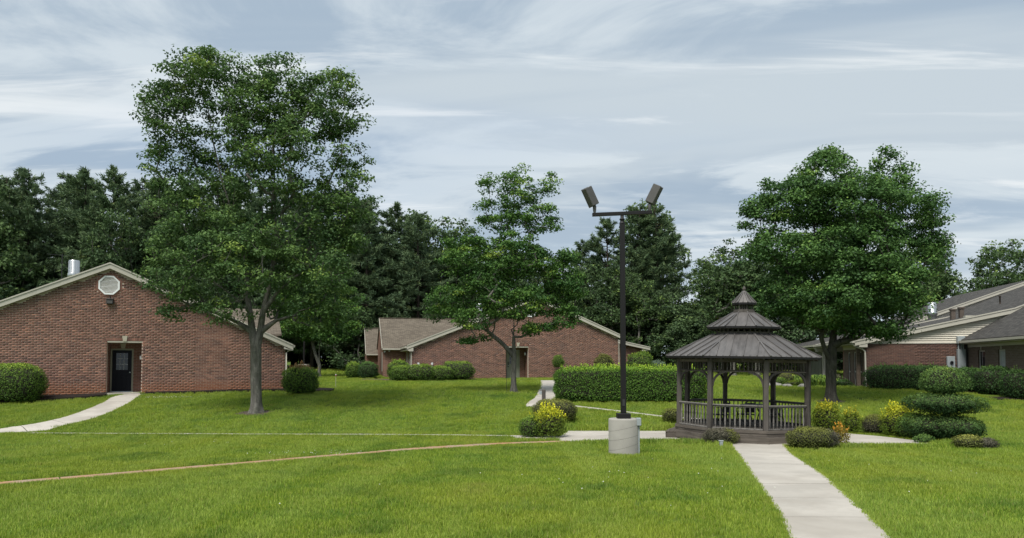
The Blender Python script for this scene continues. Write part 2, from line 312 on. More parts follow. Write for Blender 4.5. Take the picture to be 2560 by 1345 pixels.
class MB:
    def __init__(s): s.v = []; s.f = []; s.sm = []
    def add(s, vs, fs, smooth=False):
        b = len(s.v); s.v += [tuple(map(float, v)) for v in vs]
        for f in fs: s.f.append(tuple(i+b for i in f)); s.sm.append(smooth)
        return s
    def box(s, x0, x1, y0, y1, z0, z1):
        vs = [(x0, y0, z0), (x1, y0, z0), (x1, y1, z0), (x0, y1, z0), (x0, y0, z1), (x1, y0, z1), (x1, y1, z1), (x0, y1, z1)]
        return s.add(vs, [(0, 3, 2, 1), (4, 5, 6, 7), (0, 1, 5, 4), (1, 2, 6, 5), (2, 3, 7, 6), (3, 0, 4, 7)])
    def bbox(s, x0, x1, y0, y1, z0, z1, b=.006):
        """box with bevelled edges"""
        bm = bmesh.new(); bmesh.ops.create_cube(bm, size=1)
        for v in bm.verts: v.co = Vector((x0+(x1-x0)*(v.co.x+.5), y0+(y1-y0)*(v.co.y+.5), z0+(z1-z0)*(v.co.z+.5)))
        bmesh.ops.bevel(bm, geom=bm.edges[:], offset=b, segments=1, affect='EDGES')
        bm.verts.index_update(); s.add([v.co[:] for v in bm.verts], [[v.index for v in f.verts] for f in bm.faces]); bm.free(); return s
    def xzprism(s, pts, y0, y1):
        n = len(pts); vs = [(x, y0, z) for x, z in pts]+[(x, y1, z) for x, z in pts]
        return s.add(vs, [tuple(range(n)), tuple(range(2*n-1, n-1, -1))]+[(i, i+n, (i+1) % n+n, (i+1) % n) for i in range(n)])
    def zprism(s, pts, z0, z1):
        n = len(pts); g = lambda z, p: z(p) if callable(z) else z
        vs = [(x, y, g(z0, (x, y))) for x, y in pts]+[(x, y, g(z1, (x, y))) for x, y in pts]
        return s.add(vs, [tuple(range(n-1, -1, -1)), tuple(range(n, 2*n))]+[(i, (i+1) % n, (i+1) % n+n, i+n) for i in range(n)])
    def tube(s, pts, rad, n=8, cap=True, smooth=True):
        pts = [Vector(p) for p in pts]; rs = rad if isinstance(rad, (list, tuple)) else [rad]*len(pts)
        rings = []; up = Vector((0, 0, 1))
        for i, p in enumerate(pts):
            d = (pts[min(i+1, len(pts)-1)]-pts[max(i-1, 0)]).normalized()
            a = d.cross(up) if abs(d.z) < .95 else d.cross(Vector((1, 0, 0))); a.normalize(); b = d.cross(a)
            rings.append([p+(a*math.cos(2*math.pi*k/n)+b*math.sin(2*math.pi*k/n))*rs[i] for k in range(n)])
        vs = [v[:] for r in rings for v in r]; fs = []
        for i in range(len(pts)-1):
            for k in range(n): fs.append((i*n+k, i*n+(k+1) % n, (i+1)*n+(k+1) % n, (i+1)*n+k))
        s.add(vs, fs, smooth)
        if cap:
            s.add(vs[:n], [tuple(range(n))]); s.add(vs[-n:], [tuple(range(n-1, -1, -1))])
        return s
    def bar(s, p, q, w, h):
        """rectangular bar from p to q, w sideways, h upwards"""
        p, q = Vector(p), Vector(q); d = (q-p).normalized(); up = Vector((0, 0, 1))
        if abs(d.z) > .98: up = Vector((0, 1, 0))
        a = d.cross(up).normalized(); b = a.cross(d).normalized()
        vs = [(e+a*w/2*i+b*h/2*j)[:] for e in (p, q) for i, j in ((-1, -1), (1, -1), (1, 1), (-1, 1))]
        return s.add(vs, [(0, 1, 2, 3), (7, 6, 5, 4), (0, 4, 5, 1), (1, 5, 6, 2), (2, 6, 7, 3), (3, 7, 4, 0)])
    def lathe(s, prof, n=12, c=(0, 0), smooth=True, phase=0.0):
        vs = [(c[0]+r*math.cos(2*math.pi*(k+phase)/n), c[1]+r*math.sin(2*math.pi*(k+phase)/n), z) for r, z in prof for k in range(n)]
        fs = [(i*n+k, i*n+(k+1) % n, (i+1)*n+(k+1) % n, (i+1)*n+k) for i in range(len(prof)-1) for k in range(n)]
        s.add(vs, fs, smooth); m = len(prof)
        s.add(vs[:n], [tuple(range(n-1, -1, -1))]); s.add(vs[(m-1)*n:], [tuple(range(n))]); return s
    def mesh(s, name):
        me = bpy.data.meshes.new(name); me.from_pydata(s.v, [], s.f); me.polygons.foreach_set('use_smooth', s.sm)
        bm = bmesh.new(); bm.from_mesh(me); bmesh.ops.recalc_face_normals(bm, faces=bm.faces); bm.to_mesh(me); bm.free(); me.update(); return me
    def build(s, name, mat, parent=None):
        return finish(bpy.data.objects.new(name, s.mesh(name)), mat, parent)

def npmesh(name, verts, faces_n, k, tint=None):
    """verts (N,3), faces (F,k) -> mesh with an optional tint per face"""
    me = bpy.data.meshes.new(name); F = len(faces_n)
    me.vertices.add(len(verts)); me.vertices.foreach_set('co', np.ascontiguousarray(verts, dtype=np.float32).ravel())
    me.loops.add(F*k); me.loops.foreach_set('vertex_index', np.ascontiguousarray(faces_n, dtype=np.int32).ravel())
    me.polygons.add(F); me.polygons.foreach_set('loop_start', np.arange(0, F*k, k, dtype=np.int32))
    try: me.polygons.foreach_set('loop_total', np.full(F, k, dtype=np.int32))
    except Exception: pass
    if tint is not None:
        at = me.attributes.new('tint', 'FLOAT', 'FACE'); at.data.foreach_set('value', np.ascontiguousarray(tint, dtype=np.float32))
    me.update(calc_edges=True); me.validate(); return me

def unit(v): return v/np.maximum(np.linalg.norm(v, axis=1, keepdims=True), 1e-9)
def leaves(name, cen, nrm, size, tint, aspect=.62, fold=.16):
    """each leaf: a kite of two triangles folded along the midrib"""
    n = len(cen); nrm = unit(nrm); rv = rng.normal(size=(n, 3)); d = unit(np.cross(nrm, rv)); w = np.cross(nrm, d)
    s = size[:, None]
    b = cen-d*s*.5; tp = cen+d*s*.5; l = cen+w*s*aspect*.5-d*s*.06+nrm*s*fold; r = cen-w*s*aspect*.5-d*s*.06+nrm*s*fold
    v = np.stack([b, r, tp, l], 1).reshape(-1, 3); i = np.arange(n)*4
    f = np.stack([np.stack([i, i+1, i+2], 1), np.stack([i, i+2, i+3], 1)], 1).reshape(-1, 3)
    return npmesh(name, v, f, 3, np.repeat(np.clip(tint, 0, 1), 2))

# ------------------------------------------------------------------ outlines of paved and bedded areas
def strip(L, Rr): return list(L)+list(reversed(Rr))
def offset(center, w):
    L, Q = [], []
    for i, p in enumerate(center):
        a = Vector(center[max(i-1, 0)]); b = Vector(center[min(i+1, len(center)-1)]); d = (b-a).normalized(); n = Vector((-d.y, d.x))
        L.append(tuple(Vector(p)+n*w/2)); Q.append(tuple(Vector(p)-n*w/2))
    return L, Q
def resample(poly, step):
    pts = [Vector(p) for p in poly]; cr = []
    for i in range(len(pts)-1):
        p0, p1, p2, p3 = pts[max(i-1, 0)], pts[i], pts[i+1], pts[min(i+2, len(pts)-1)]
        m = max(2, int((p2-p1).length/step*3))
        for k in range(m):
            u = k/m; cr.append(.5*((2*p1)+(p2-p0)*u+(2*p0-5*p1+4*p2-p3)*u*u+(3*p1-p0-3*p2+p3)*u**3))
    cr.append(pts[-1]); return cr
def even(poly, n):
    cr = resample(poly, .3); d = [0]
    for a, b in zip(cr, cr[1:]): d.append(d[-1]+(b-a).length)
    out = []
    for k in range(n):
        t = d[-1]*k/(n-1); j = max(0, min(len(cr)-2, int(np.searchsorted(d, t))-1)); u = (t-d[j])/max(1e-6, d[j+1]-d[j]); out.append(tuple(cr[j].lerp(cr[j+1], u)))
    return out
front_L = [(1.35, 1.0), (2.15, 5.0), (3.13, 8.45), (3.72, 10.6), (4.65, 14.45), (5.62, 18.4), (6.42, 21.9)]
front_R = [(2.45, 1.0), (3.25, 5.0), (4.26, 8.45), (4.91, 10.6), (6.05, 14.45), (7.02, 18.4), (7.95, 21.75)]
door_L = [(-18.75, 35.95), (-18.77, 34.75), (-18.38, 33.5), (-17.81, 31.05), (-17.5, 28.6), (-18.1, 26.8), (-20.2, 26.0)]
door_R = [(-17.6, 36.2), (-17.71, 35.4), (-16.93, 32.8), (-16.21, 29.6), (-16.2, 27.6), (-17.0, 25.7), (-19.6, 24.95)]
centre_L = [(1.95, 50.5), (1.86, 47.95), (1.56, 41.35), (1.14, 35.25), (0.68, 33.0), (0.75, 31.6), (2.2, 31.75), (4.27, 30.15), (6.0, 28.6), (7.2, 28.1)]
centre_R = [(3.1, 50.5), (3.03, 47.95), (2.61, 41.35), (2.15, 35.25), (1.75, 33.3), (1.75, 32.75), (2.7, 32.2), (4.4, 30.75), (6.15, 29.2), (7.3, 28.7)]
cross_c = [(-16.75, 25.45), (-15, 25.3), (-8.7, 25.0), (-3, 24.75), (0.3, 24.3), (1.8, 23.9)]
clay_c = [(-14, 8.6), (-11.6, 10.7), (-8.95, 13.1), (-6.1, 16.6), (-3.05, 20.2), (-.4, 21.9), (1.8, 22.65)]
pad = [(1.45, 22.2), (5.2, 22.75), (6.42, 21.9), (7.95, 21.75), (9.4, 21.35), (12.05, 21.35), (12.7, 22.5), (12.1, 24.4), (11.3, 25.8), (10, 26.35), (2.0, 26.35), (1.5, 24)]
cross_L, cross_R = offset(cross_c, .85); clay_L, clay_R = offset(clay_c, .66)
e22 = np.array([math.cos(R(22)), math.sin(R(22))]); n22 = np.array([-math.sin(R(22)), math.cos(R(22))])
e13 = np.array([math.cos(R(13)), math.sin(R(13))]); n13 = np.array([-math.sin(R(13)), math.cos(R(13))])
OL = np.array([-18.89, 36.15]); OC = np.array([.09, 53.6]); OR_ = np.array([19.76, 41.35])
eR = np.array([math.cos(R(-9)), math.sin(R(-9))]); nR = np.array([math.sin(R(9)), math.cos(R(9))])
def loc2(O, e, n, pts): return [tuple(O+e*a+n*b) for a, b in pts]
mulch_left = loc2(OL, e22, n22, [(-12, -2.2), (-6, -2.1), (-3.6, -1.5), (-1.4, -1.25), (-.72, -.9), (-.72, .05), (-12, .05)])
mulch_right = loc2(OL, e22, n22, [(.95, .05), (.95, -.45), (2.2, -.75), (5.5, -.8), (7.2, -1.0), (8.2, -2.6), (9.6, -2.4), (9.9, -1.1), (8.8, 0.2)])
mulch_mid = loc2(OC, e13, n13, [(-10.9, -.6), (-8.3, -1.9), (-6.5, -2.3), (-4.6, -2.2), (-2.9, -1.3), (-2.9, .05), (-8, .05), (-10.5, 1.5)])
mulch_entry = loc2(OR_, eR, nR, [(-.1, .2), (-1.4, .4), (-2.1, 2.5), (-2.4, 6), (-2.8, 9), (-.1, 9)])
mulch_hedge = loc2(OR_, eR, nR, [(.05, -.05), (.2, -2.0), (3.4, -2.2), (3.6, -6.8), (5.1, -6.8), (5.1, -.05)])
foot_left = loc2(OL, e22, n22, [(-9, 0), (7.5, 0), (7.5, 22), (-9, 22)])
foot_mid = loc2(OC, e13, n13, [(-7.5, 0), (8.7, 0), (8.7, 22), (-9, 22), (-9, 3)])
foot_right = loc2(OR_, eR, nR, [(0, 0), (5.2, 0), (5.2, -12), (16, -12), (16, 25), (0, 25)])
lamp_c = (2.88, 19.2)
no_grass = [strip(front_L, front_R), strip(door_L, door_R), strip(centre_L, centre_R), strip(cross_L, cross_R), strip(clay_L, clay_R), pad,
            mulch_left, mulch_right, mulch_mid, mulch_entry, mulch_hedge, foot_left, foot_mid, foot_right]
no_grass += [[(cx+r*math.cos(a), cy+r*math.sin(a)) for a in np.linspace(0, 6.283, 14)[:-1]] for cx, cy, r in ((2.88, 19.2, .36), (-10.39, 30.1, .6), (.08, 37.3, .38), (14.41, 33.45, .55))]
def inside(poly, x, y):
    res = np.zeros(len(x), bool); n = len(poly); j = n-1
    for i in range(n):
        xi, yi = poly[i]; xj, yj = poly[j]
        if yi != yj:
            c = ((yi > y) != (yj > y)) & (x < (xj-xi)*(y-yi)/(yj-yi)+xi); res ^= c
        j = i
    return res

# ------------------------------------------------------------------ ground
xs = np.concatenate([np.linspace(-900, -70, 12)[:-1], np.linspace(-70, 70, 71), np.linspace(70, 900, 12)[1:]])
ys = np.unique(np.concatenate([np.linspace(-60, 0, 8), np.linspace(0, 60, 151), np.linspace(60, 120, 41), np.linspace(120, 1500, 20), [26.3, 26.55, 26.8]]))
gx, gy = np.meshgrid(xs, ys); gz = terr(gy)
idx = np.arange(gx.size).reshape(gx.shape)
faces = np.stack([idx[:-1, :-1], idx[:-1, 1:], idx[1:, 1:], idx[1:, :-1]], -1).reshape(-1, 4)
lawn = finish(bpy.data.objects.new('lawn', npmesh('lawn', np.stack([gx.ravel(), gy.ravel(), gz.ravel()], 1), faces, 4)), 'ground', None); struct(lawn)
lawn.data.polygons.foreach_set('use_smooth', np.ones(len(lawn.data.polygons), bool))

def sheet(name, poly, mat, z, thick=.05, parent=None):
    return MB().zprism(poly, lambda p: tz(p[1])+z-thick, lambda p: tz(p[1])+z).build(name, mat, parent)
def slabs(name, L, Q, mat, n, z=.022, gap=.03):
    """a walk cast in slabs: a joint bed below, each slab a piece of its own"""
    K = 12; l, q = even(L, n*K+1), even(Q, n*K+1)
    Wn = 5; col_ = lambda a, b: [Vector(a).lerp(Vector(b), c/(Wn-1)) for c in range(Wn)]
    def grid(rows, dz): return [(p.x, p.y, tz(p.y)+dz) for r in rows for p in r]
    quad = lambda nr: [(i*Wn+c, i*Wn+c+1, (i+1)*Wn+c+1, (i+1)*Wn+c) for i in range(nr) for c in range(Wn-1)]
    rows = [col_(a, b) for a, b in zip(l, q)]
    b = struct(MB().add(grid(rows, z-.012), quad(n*K)).build(name, 'joint_dirt'))
    for k in range(n):
        rr = [list(r) for r in rows[k*K:k*K+K+1]]; ln = (rr[1][2]-rr[0][2]).length+1e-6; g = gap/2/ln
        rr[0] = [a.lerp(c, g) for a, c in zip(rr[0], rr[1])]; rr[K] = [a.lerp(c, g) for a, c in zip(rr[K], rr[K-1])]
        dz = random.uniform(-.003, .003); m = MB(); tp = grid(rr, z+dz); lo = grid(rr, z-.08); o_ = len(tp)
        rim = [c for c in range(Wn)]+[i*Wn+Wn-1 for i in range(1, K+1)]+[K*Wn+c for c in range(Wn-2, -1, -1)]+[i*Wn for i in range(K-1, 0, -1)]
        m.add(tp+lo, quad(K)+[(rim[i], rim[(i+1) % len(rim)], rim[(i+1) % len(rim)]+o_, rim[i]+o_) for i in range(len(rim))])
        m.build('slab', mat, b)
    return b
slabs('front_walk', front_L, front_R, 'concrete', 12)
slabs('door_walk', door_L, door_R, 'concrete', 9)
slabs('centre_walk', centre_L, centre_R, 'concrete', 17)
slabs('cross_walk', cross_L, cross_R, 'concrete', 16)
slabs('clay_stained_walk', clay_L, clay_R, 'concrete_clay', 14)
struct(sheet('patio_pad', pad, 'concrete', .024, .1))
for nm, pl, mt in (('mulch_bed', mulch_left, 'mulch'), ('mulch_bed', mulch_right, 'mulch'), ('mulch_bed', mulch_mid, 'dry_mulch'), ('mulch_bed', mulch_entry, 'mulch'), ('mulch_bed', mulch_hedge, 'mulch')):
    struct(sheet(nm, pl, mt, .11 if pl in (mulch_left, mulch_right) else .04, .4))

for cx, cy, r_ in ((-10.39, 30.1, .66), (.08, 37.3, .42), (14.41, 33.45, .6)):
    struct(sheet('bare_soil', [(cx+r_*random.uniform(.85, 1.2)*1.15*math.cos(a), cy+r_*random.uniform(.85, 1.2)*math.sin(a)) for a in np.linspace(0, 6.283, 22)[:-1]], 'dry_mulch', .022, .1))

# ------------------------------------------------------------------ grass (nobody could count it)
tufts = bpy.data.collections.new('grass_tufts')          # source blades, not placed in the scene themselves
def tuft(i, nb, spread, hmin, hmax, width):
    v, f, tn = [], [], []
    for k in range(nb):
        a = random.uniform(0, 6.283); r = spread*math.sqrt(random.random()); x, y = r*math.cos(a), r*math.sin(a)
        h = random.uniform(hmin, hmax); la = random.uniform(0, 6.283); ln = random.uniform(.05, .55)*h; w = width*random.uniform(.7, 1.3)
        pa = random.uniform(0, 3.1416); dx, dy = math.cos(pa)*w/2, math.sin(pa)*w/2; lx, ly = math.cos(la)*ln, math.sin(la)*ln
        b = len(v); v += [(x-dx, y-dy, -.01), (x+dx, y+dy, -.01), (x+dx*.8+lx*.35, y+dy*.8+ly*.35, h*.6), (x-dx*.8+lx*.35, y-dy*.8+ly*.35, h*.6), (x+lx, y+ly, h)]
        f += [(b, b+1, b+2), (b, b+2, b+3), (b+3, b+2, b+4)]; q = random.random(); tn += [q]*3
    me = npmesh('grass_tuft', np.array(v), np.array(f), 3, np.array(tn)); me.materials.append(M('grass_blade'))
    o = bpy.data.objects.new('grass_tuft', me); tufts.objects.link(o)
for i in range(6): tuft(i, 26, .085, .030, .078, .0075)
def scatter(y0, y1, dens, sc0, sc1):
    w1 = .80*y1+2.5; n = int((y1-y0)*2*w1*dens); y = rng.uniform(y0, y1, n); x = rng.uniform(-w1, w1, n)
    k = np.abs(x) < .76*y+2.5; x, y = x[k], y[k]; s = rng.uniform(sc0, sc1, len(x))
    return x, y, s
parts = [scatter(5.5, 10, 150, .8, 1.15), scatter(10, 16, 110, .85, 1.2), scatter(16, 26, 62, 1.0, 1.35), scatter(26, 36, 36, 1.2, 1.6), scatter(36, 58, 17, 1.5, 2.1), scatter(58, 85, 5, 2.0, 2.8)]
ax, ay, as_ = (np.concatenate([p[i] for p in parts]) for i in range(3))
wc = np.stack([rng.uniform(-14, 20, 260), rng.uniform(7, 30, 260)], 1); wi = rng.integers(0, 260, 2600); wx = wc[wi, 0]+rng.normal(0, .16, 2600); wy = wc[wi, 1]+rng.normal(0, .12, 2600)     # tufts that grew ahead of the mower
ax = np.concatenate([ax, wx]); ay = np.concatenate([ay, wy]); as_ = np.concatenate([as_, rng.uniform(1.1, 1.75, 2600)])
keep = np.ones(len(ax), bool)
for pl in no_grass: keep &= ~inside(pl, ax, ay)
ax, ay, as_ = ax[keep], ay[keep], as_[keep]
# longer unmown fringe along the pad and walls
def fringe(pts, n, w, s):
    p = even(pts, n); P_ = np.array(p)+rng.normal(size=(n, 2))*w; return P_[:, 0], P_[:, 1], rng.uniform(s*.8, s*1.25, n)
fr = [fringe([(1.9, 26.62), (10.2, 26.62)], 420, .10, 2.2), fringe([(2.1, 22.1), (5.4, 22.45), (6.2, 21.6)], 260, .10, 2.0), fringe([(8.2, 21.3), (9.6, 20.95), (12.3, 21.0)], 300, .12, 2.0), fringe([(12.4, 21.0), (13.1, 22.3)], 90, .1, 2.0),
      fringe([(-16.5, 26.05), (-8.7, 25.68), (0.3, 25.0)], 420, .05, 1.25), fringe([(-12.2, 11.2), (-9.5, 13.75), (-6.7, 17.0), (-3.5, 20.75), (1.2, 23.0)], 800, .05, 1.15),
      fringe([(-24, 25.2), (-16, 24.85), (-8.7, 24.5), (-3, 24.25), (0.0, 23.85)], 2300, .06, 1.4), fringe([(-13.6, 8.25), (-11.3, 10.4), (-8.6, 12.85), (-5.75, 16.35), (-2.8, 19.85), (-.2, 21.5), (1.3, 22.0)], 2600, .05, 1.0), fringe([(2.4, 31.6), (4.27, 30.05), (6.0, 28.5), (7.2, 28.0)], 500, .05, 1.4),
      fringe([(-13, 35.6), (-11.2, 35.2)], 40, .1, 1.6)]
fx, fy, fs_ = (np.concatenate([p[i] for p in fr]) for i in range(3))
kf = np.ones(len(fx), bool)
for pl in no_grass: kf &= ~inside(pl, fx, fy)
fe = [fringe([(a-.05, b) for a, b in front_L], 1500, .025, .7), fringe([(a+.05, b) for a, b in front_R], 1500, .025, .7), fringe([(a-.06, b) for a, b in door_L], 700, .03, .9), fringe([(a+.06, b) for a, b in door_R], 700, .03, .9), fringe(pad[:2]+[pad[1]], 200, .05, 1.5), fringe(pad[4:7], 240, .05, 1.6)]
fx = np.concatenate([fx[kf]]+[p[0] for p in fe]); fy = np.concatenate([fy[kf]]+[p[1] for p in fe]); fs_ = np.concatenate([fs_[kf]]+[p[2] for p in fe]); kf = np.ones(len(fx), bool)
ax = np.concatenate([ax, fx[kf]]); ay = np.concatenate([ay, fy[kf]]); as_ = np.concatenate([as_, fs_[kf]])
gm = bpy.data.meshes.new('grass'); gm.vertices.add(len(ax)); gm.vertices.foreach_set('co', np.stack([ax, ay, terr(ay)], 1).astype(np.float32).ravel())
at = gm.attributes.new('gscale', 'FLOAT', 'POINT'); at.data.foreach_set('value', as_.astype(np.float32)); gm.update()
grass = finish(bpy.data.objects.new('grass', gm), 'grass_blade', None); stuff(grass); tag(grass, 'short bright green mown lawn grass covering the ground', 'grass')
ng = bpy.data.node_groups.new('grass_scatter', 'GeometryNodeTree')
ng.interface.new_socket('Geometry', in_out='INPUT', socket_type='NodeSocketGeometry'); ng.interface.new_socket('Geometry', in_out='OUTPUT', socket_type='NodeSocketGeometry')
gi = ng.nodes.new('NodeGroupInput'); go = ng.nodes.new('NodeGroupOutput'); mp = ng.nodes.new('GeometryNodeMeshToPoints'); ip = ng.nodes.new('GeometryNodeInstanceOnPoints')
ci = ng.nodes.new('GeometryNodeCollectionInfo'); ci.inputs['Collection'].default_value = tufts; ci.inputs['Separate Children'].default_value = True; ci.inputs['Reset Children'].default_value = True
na = ng.nodes.new('GeometryNodeInputNamedAttribute'); na.data_type = 'FLOAT'; na.inputs['Name'].default_value = 'gscale'
rv = ng.nodes.new('FunctionNodeRandomValue'); rv.data_type = 'FLOAT_VECTOR'; rv.inputs[0].default_value = (-.08, -.08, 0); rv.inputs[1].default_value = (.08, .08, 6.283)
ng.links.new(gi.outputs[0], mp.inputs['Mesh']); ng.links.new(mp.outputs[0], ip.inputs['Points']); ng.links.new(ci.outputs[0], ip.inputs['Instance']); ip.inputs['Pick Instance'].default_value = True
ng.links.new(rv.outputs[0], ip.inputs['Rotation']); ng.links.new(na.outputs[0], ip.inputs['Scale']); ng.links.new(ip.outputs[0], go.inputs[0])
md = grass.modifiers.new('scatter', 'NODES'); md.node_group = ng
# clover heads in the lawn
cl = []
for cx, cy, rx, ry, n in ((-16.2, 34.6, 1.3, .35, 120), (-5.2, 19.2, 1.6, .7, 34), (-9, 22, 4, 1.5, 14), (2, 14, 6, 3, 26), (9, 13, 4, 4, 16)):
    for k in range(n): cl.append((cx+random.gauss(0, rx*.5), cy+random.gauss(0, ry*.5)))
m = MB()
for x, y in cl:
    z = tz(y)+random.uniform(.05, .08); r = random.uniform(.008, .014)
    m.add([(x+r, y, z), (x, y+r, z), (x-r, y, z), (x, y-r, z), (x, y, z+r), (x, y, z-r)], [(0, 1, 4), (1, 2, 4), (2, 3, 4), (3, 0, 4), (1, 0, 5), (2, 1, 5), (3, 2, 5), (0, 3, 5)])
tag(stuff(m.build('clover_flowers', 'clover')), 'tiny white clover flowers dotted through the lawn', 'clover')

# ------------------------------------------------------------------ brickwork
BL, BH, GAP = .254, .081, .014
def brick_cells(s0, s1, z0, top, holes):
    out = []; r = 0; z = z0
    while z+BH < max(top(s) for s in np.linspace(s0, s1, 40)):
        za, zb = z, z+BH-GAP; off = 0 if r % 2 == 0 else BL/2
        cuts = [(s0, s1)]
        for h in holes:
            if zb > h[2]+.002 and za < h[3]-.002:
                nc = []
                for a, b in cuts:
                    if h[1] <= a or h[0] >= b: nc.append((a, b)); continue
                    if h[0] > a: nc.append((a, h[0]))
                    if h[1] < b: nc.append((h[1], b))
                cuts = nc
        for a, b in cuts:
            k = math.floor((a-off)/BL)
            while k*BL+off < b:
                p, q = max(a, k*BL+off), min(b, k*BL+off+BL-GAP); k += 1
                if q-p > .04 and top(p) > zb and top(q) > zb: out.append((p, q, za, zb))
        z += BH; r += 1
    return out
def lay_bricks(wall, O, e, cells, nind, y=0.0, zbase=0.0, mat='brick'):
    """the nearest full bricks as pieces of their own, the rest joined"""
    def dist(c): x, yy = O+e*((c[0]+c[1])/2); return math.hypot(x, yy)
    def seen(c): x, yy = O+e*((c[0]+c[1])/2); return -.69 < x/yy < .69
    full = sorted([c for c in cells if c[1]-c[0] > BL-GAP-.002 and seen(c) and c[2]+zbase > tz((O+e*c[0])[1])+.1], key=dist)[:nind]; fs = set(full)
    if full:
        w, h = BL-GAP, BH-GAP; bm_ = MB().box(-w/2, w/2, 0, .014, -h/2, h/2); me = bm_.mesh('brick'); me.materials.append(M(mat))
        for c in full: shared(me, 'brick', wall, ((c[0]+c[1])/2, y+random.uniform(-.002, .002), (c[2]+c[3])/2))
    rest = [c for c in cells if c not in fs]; n = len(rest); a = np.array(rest); yv = y+rng.uniform(-.002, .002, n)
    v = np.zeros((n, 8, 3)); 
    for i, (sx, dy, zz) in enumerate(((0, 0, 2), (1, 0, 2), (1, 0, 3), (0, 0, 3), (0, .014, 2), (1, .014, 2), (1, .014, 3), (0, .014, 3))):
        v[:, i, 0] = a[:, sx]; v[:, i, 1] = yv+dy; v[:, i, 2] = a[:, zz]
    q = np.array([(0, 1, 2, 3), (1, 5, 6, 2), (4, 0, 3, 7), (3, 2, 6, 7), (4, 5, 1, 0)]); f = (np.arange(n)[:, None, None]*8+q[None]).reshape(-1, 4)
    o = finish(bpy.data.objects.new('bricks', npmesh('bricks', v.reshape(-1, 3), f, 4, np.repeat(rng.random(n), 5))), mat, wall); stuff(o)
def rake(parent, p, q, yf, h=.225, name='rake_board'):
    """sloping gable board with a narrower drip board above it"""
    (s0, z0), (s1, z1) = p, q
    b = MB().xzprism([(s0, z0-.075), (s1, z1-.075), (s1, z1-.075-h), (s0, z0-.075-h)], yf, yf+.045).build(name, 'trim', parent)
    MB().xzprism([(s0, z0-.005), (s1, z1-.005), (s1, z1-.072), (s0, z0-.072)], yf-.03, yf+.045).build('drip_board', 'trim', b)
    return b
def roof_plane(parent, p, q, y0, y1, mat, th=.09):
    (s0, z0), (s1, z1) = p, q
    return MB().xzprism([(s0, z0), (s1, z1), (s1, z1-th), (s0, z0-th)], y0, y1).build('roof', mat, parent)
def xroof(parent, x0, x1, ya, za, yb, zb, mat, th=.09):
    """roof plane whose eave runs along x"""
    return MB().add([(x0, ya, za), (x1, ya, za), (x1, yb, zb), (x0, yb, zb), (x0, ya, za-th), (x1, ya, za-th), (x1, yb, zb-th), (x0, yb, zb-th)],
                    [(0, 1, 2, 3), (7, 6, 5, 4), (0, 4, 5, 1), (1, 5, 6, 2), (2, 6, 7, 3), (3, 7, 4, 0)]).build('roof', mat, parent)
def roof_vent(parent, x, y, z0, z1, r):
    h = z1-z0
    v = MB().lathe([(r*.95, z0), (r*.95, z0+h*.34), (r*1.12, z0+h*.36), (r*1.12, z0+h*.50), (r*.98, z0+h*.54), (r*.98, z1-.03), (r*.9, z1)], 20, (x, y)).build('roof_vent', 'galvanized', parent)
    m = MB()
    for k in range(10): a = 2*math.pi*k/10; m.box(x+math.cos(a)*r-.008, x+math.cos(a)*r+.008, y+math.sin(a)*r-.008, y+math.sin(a)*r+.008, z0+h*.55, z1-.04)
    m.build('vent_ribs', 'galvanized', v); return v
def octa_vent(parent, s, z, w, h, y=-.03):
    oc = lambda k: [(s+w*k*math.cos(a), z+h*k*math.sin(a)) for a in [R(22.5+45*i) for i in range(8)]]
    o1, o0, ob = oc(1.08), oc(.90), oc(1.30)
    ring = MB()
    def annulus(m, A, B, y0, y1):
        n = 8; vs = [(x, y0, zz) for x, zz in A]+[(x, y0, zz) for x, zz in B]+[(x, y1, zz) for x, zz in A]+[(x, y1, zz) for x, zz in B]
        m.add(vs, [(i, (i+1) % n, (i+1) % n+8, i+8) for i in range(n)]+[(i, i+16, (i+1) % n+16, (i+1) % n) for i in range(n)]+[(i+8, (i+1) % n+8, (i+1) % n+24, i+24) for i in range(n)])
    annulus(ring, o1, o0, y-.02, .03); fr_ = ring.build('gable_vent', 'white_vent', parent)
    m = MB(); annulus(m, ob, o1, -.012, .03); m.build('brick_surround', 'brick', parent)
    m = MB().xzprism(o0, .028, .034); m.build('vent_back', 'dark_metal', fr_)
    n = 13
    for k in range(n):
        zz = z-h*.80+1.6*h*k/(n-1); dz = abs(zz-z)/(h*.9)
        hw = w*.9*(.924 if dz < .383 else .924-(dz-.383)*(.924-.383)/(.924-.383)) if dz < .924 else w*.3
        MB().add([(s-hw, y+.03, zz-.030), (s+hw, y+.03, zz-.030), (s+hw, y-.005, zz-.022), (s-hw, y-.005, zz-.022), (s-hw, y+.052, zz+.008), (s+hw, y+.052, zz+.008)], [(0, 1, 2, 3), (3, 2, 5, 4), (4, 5, 1, 0), (0, 3, 4), (1, 5, 2)]).build('louver', 'white_vent', fr_)
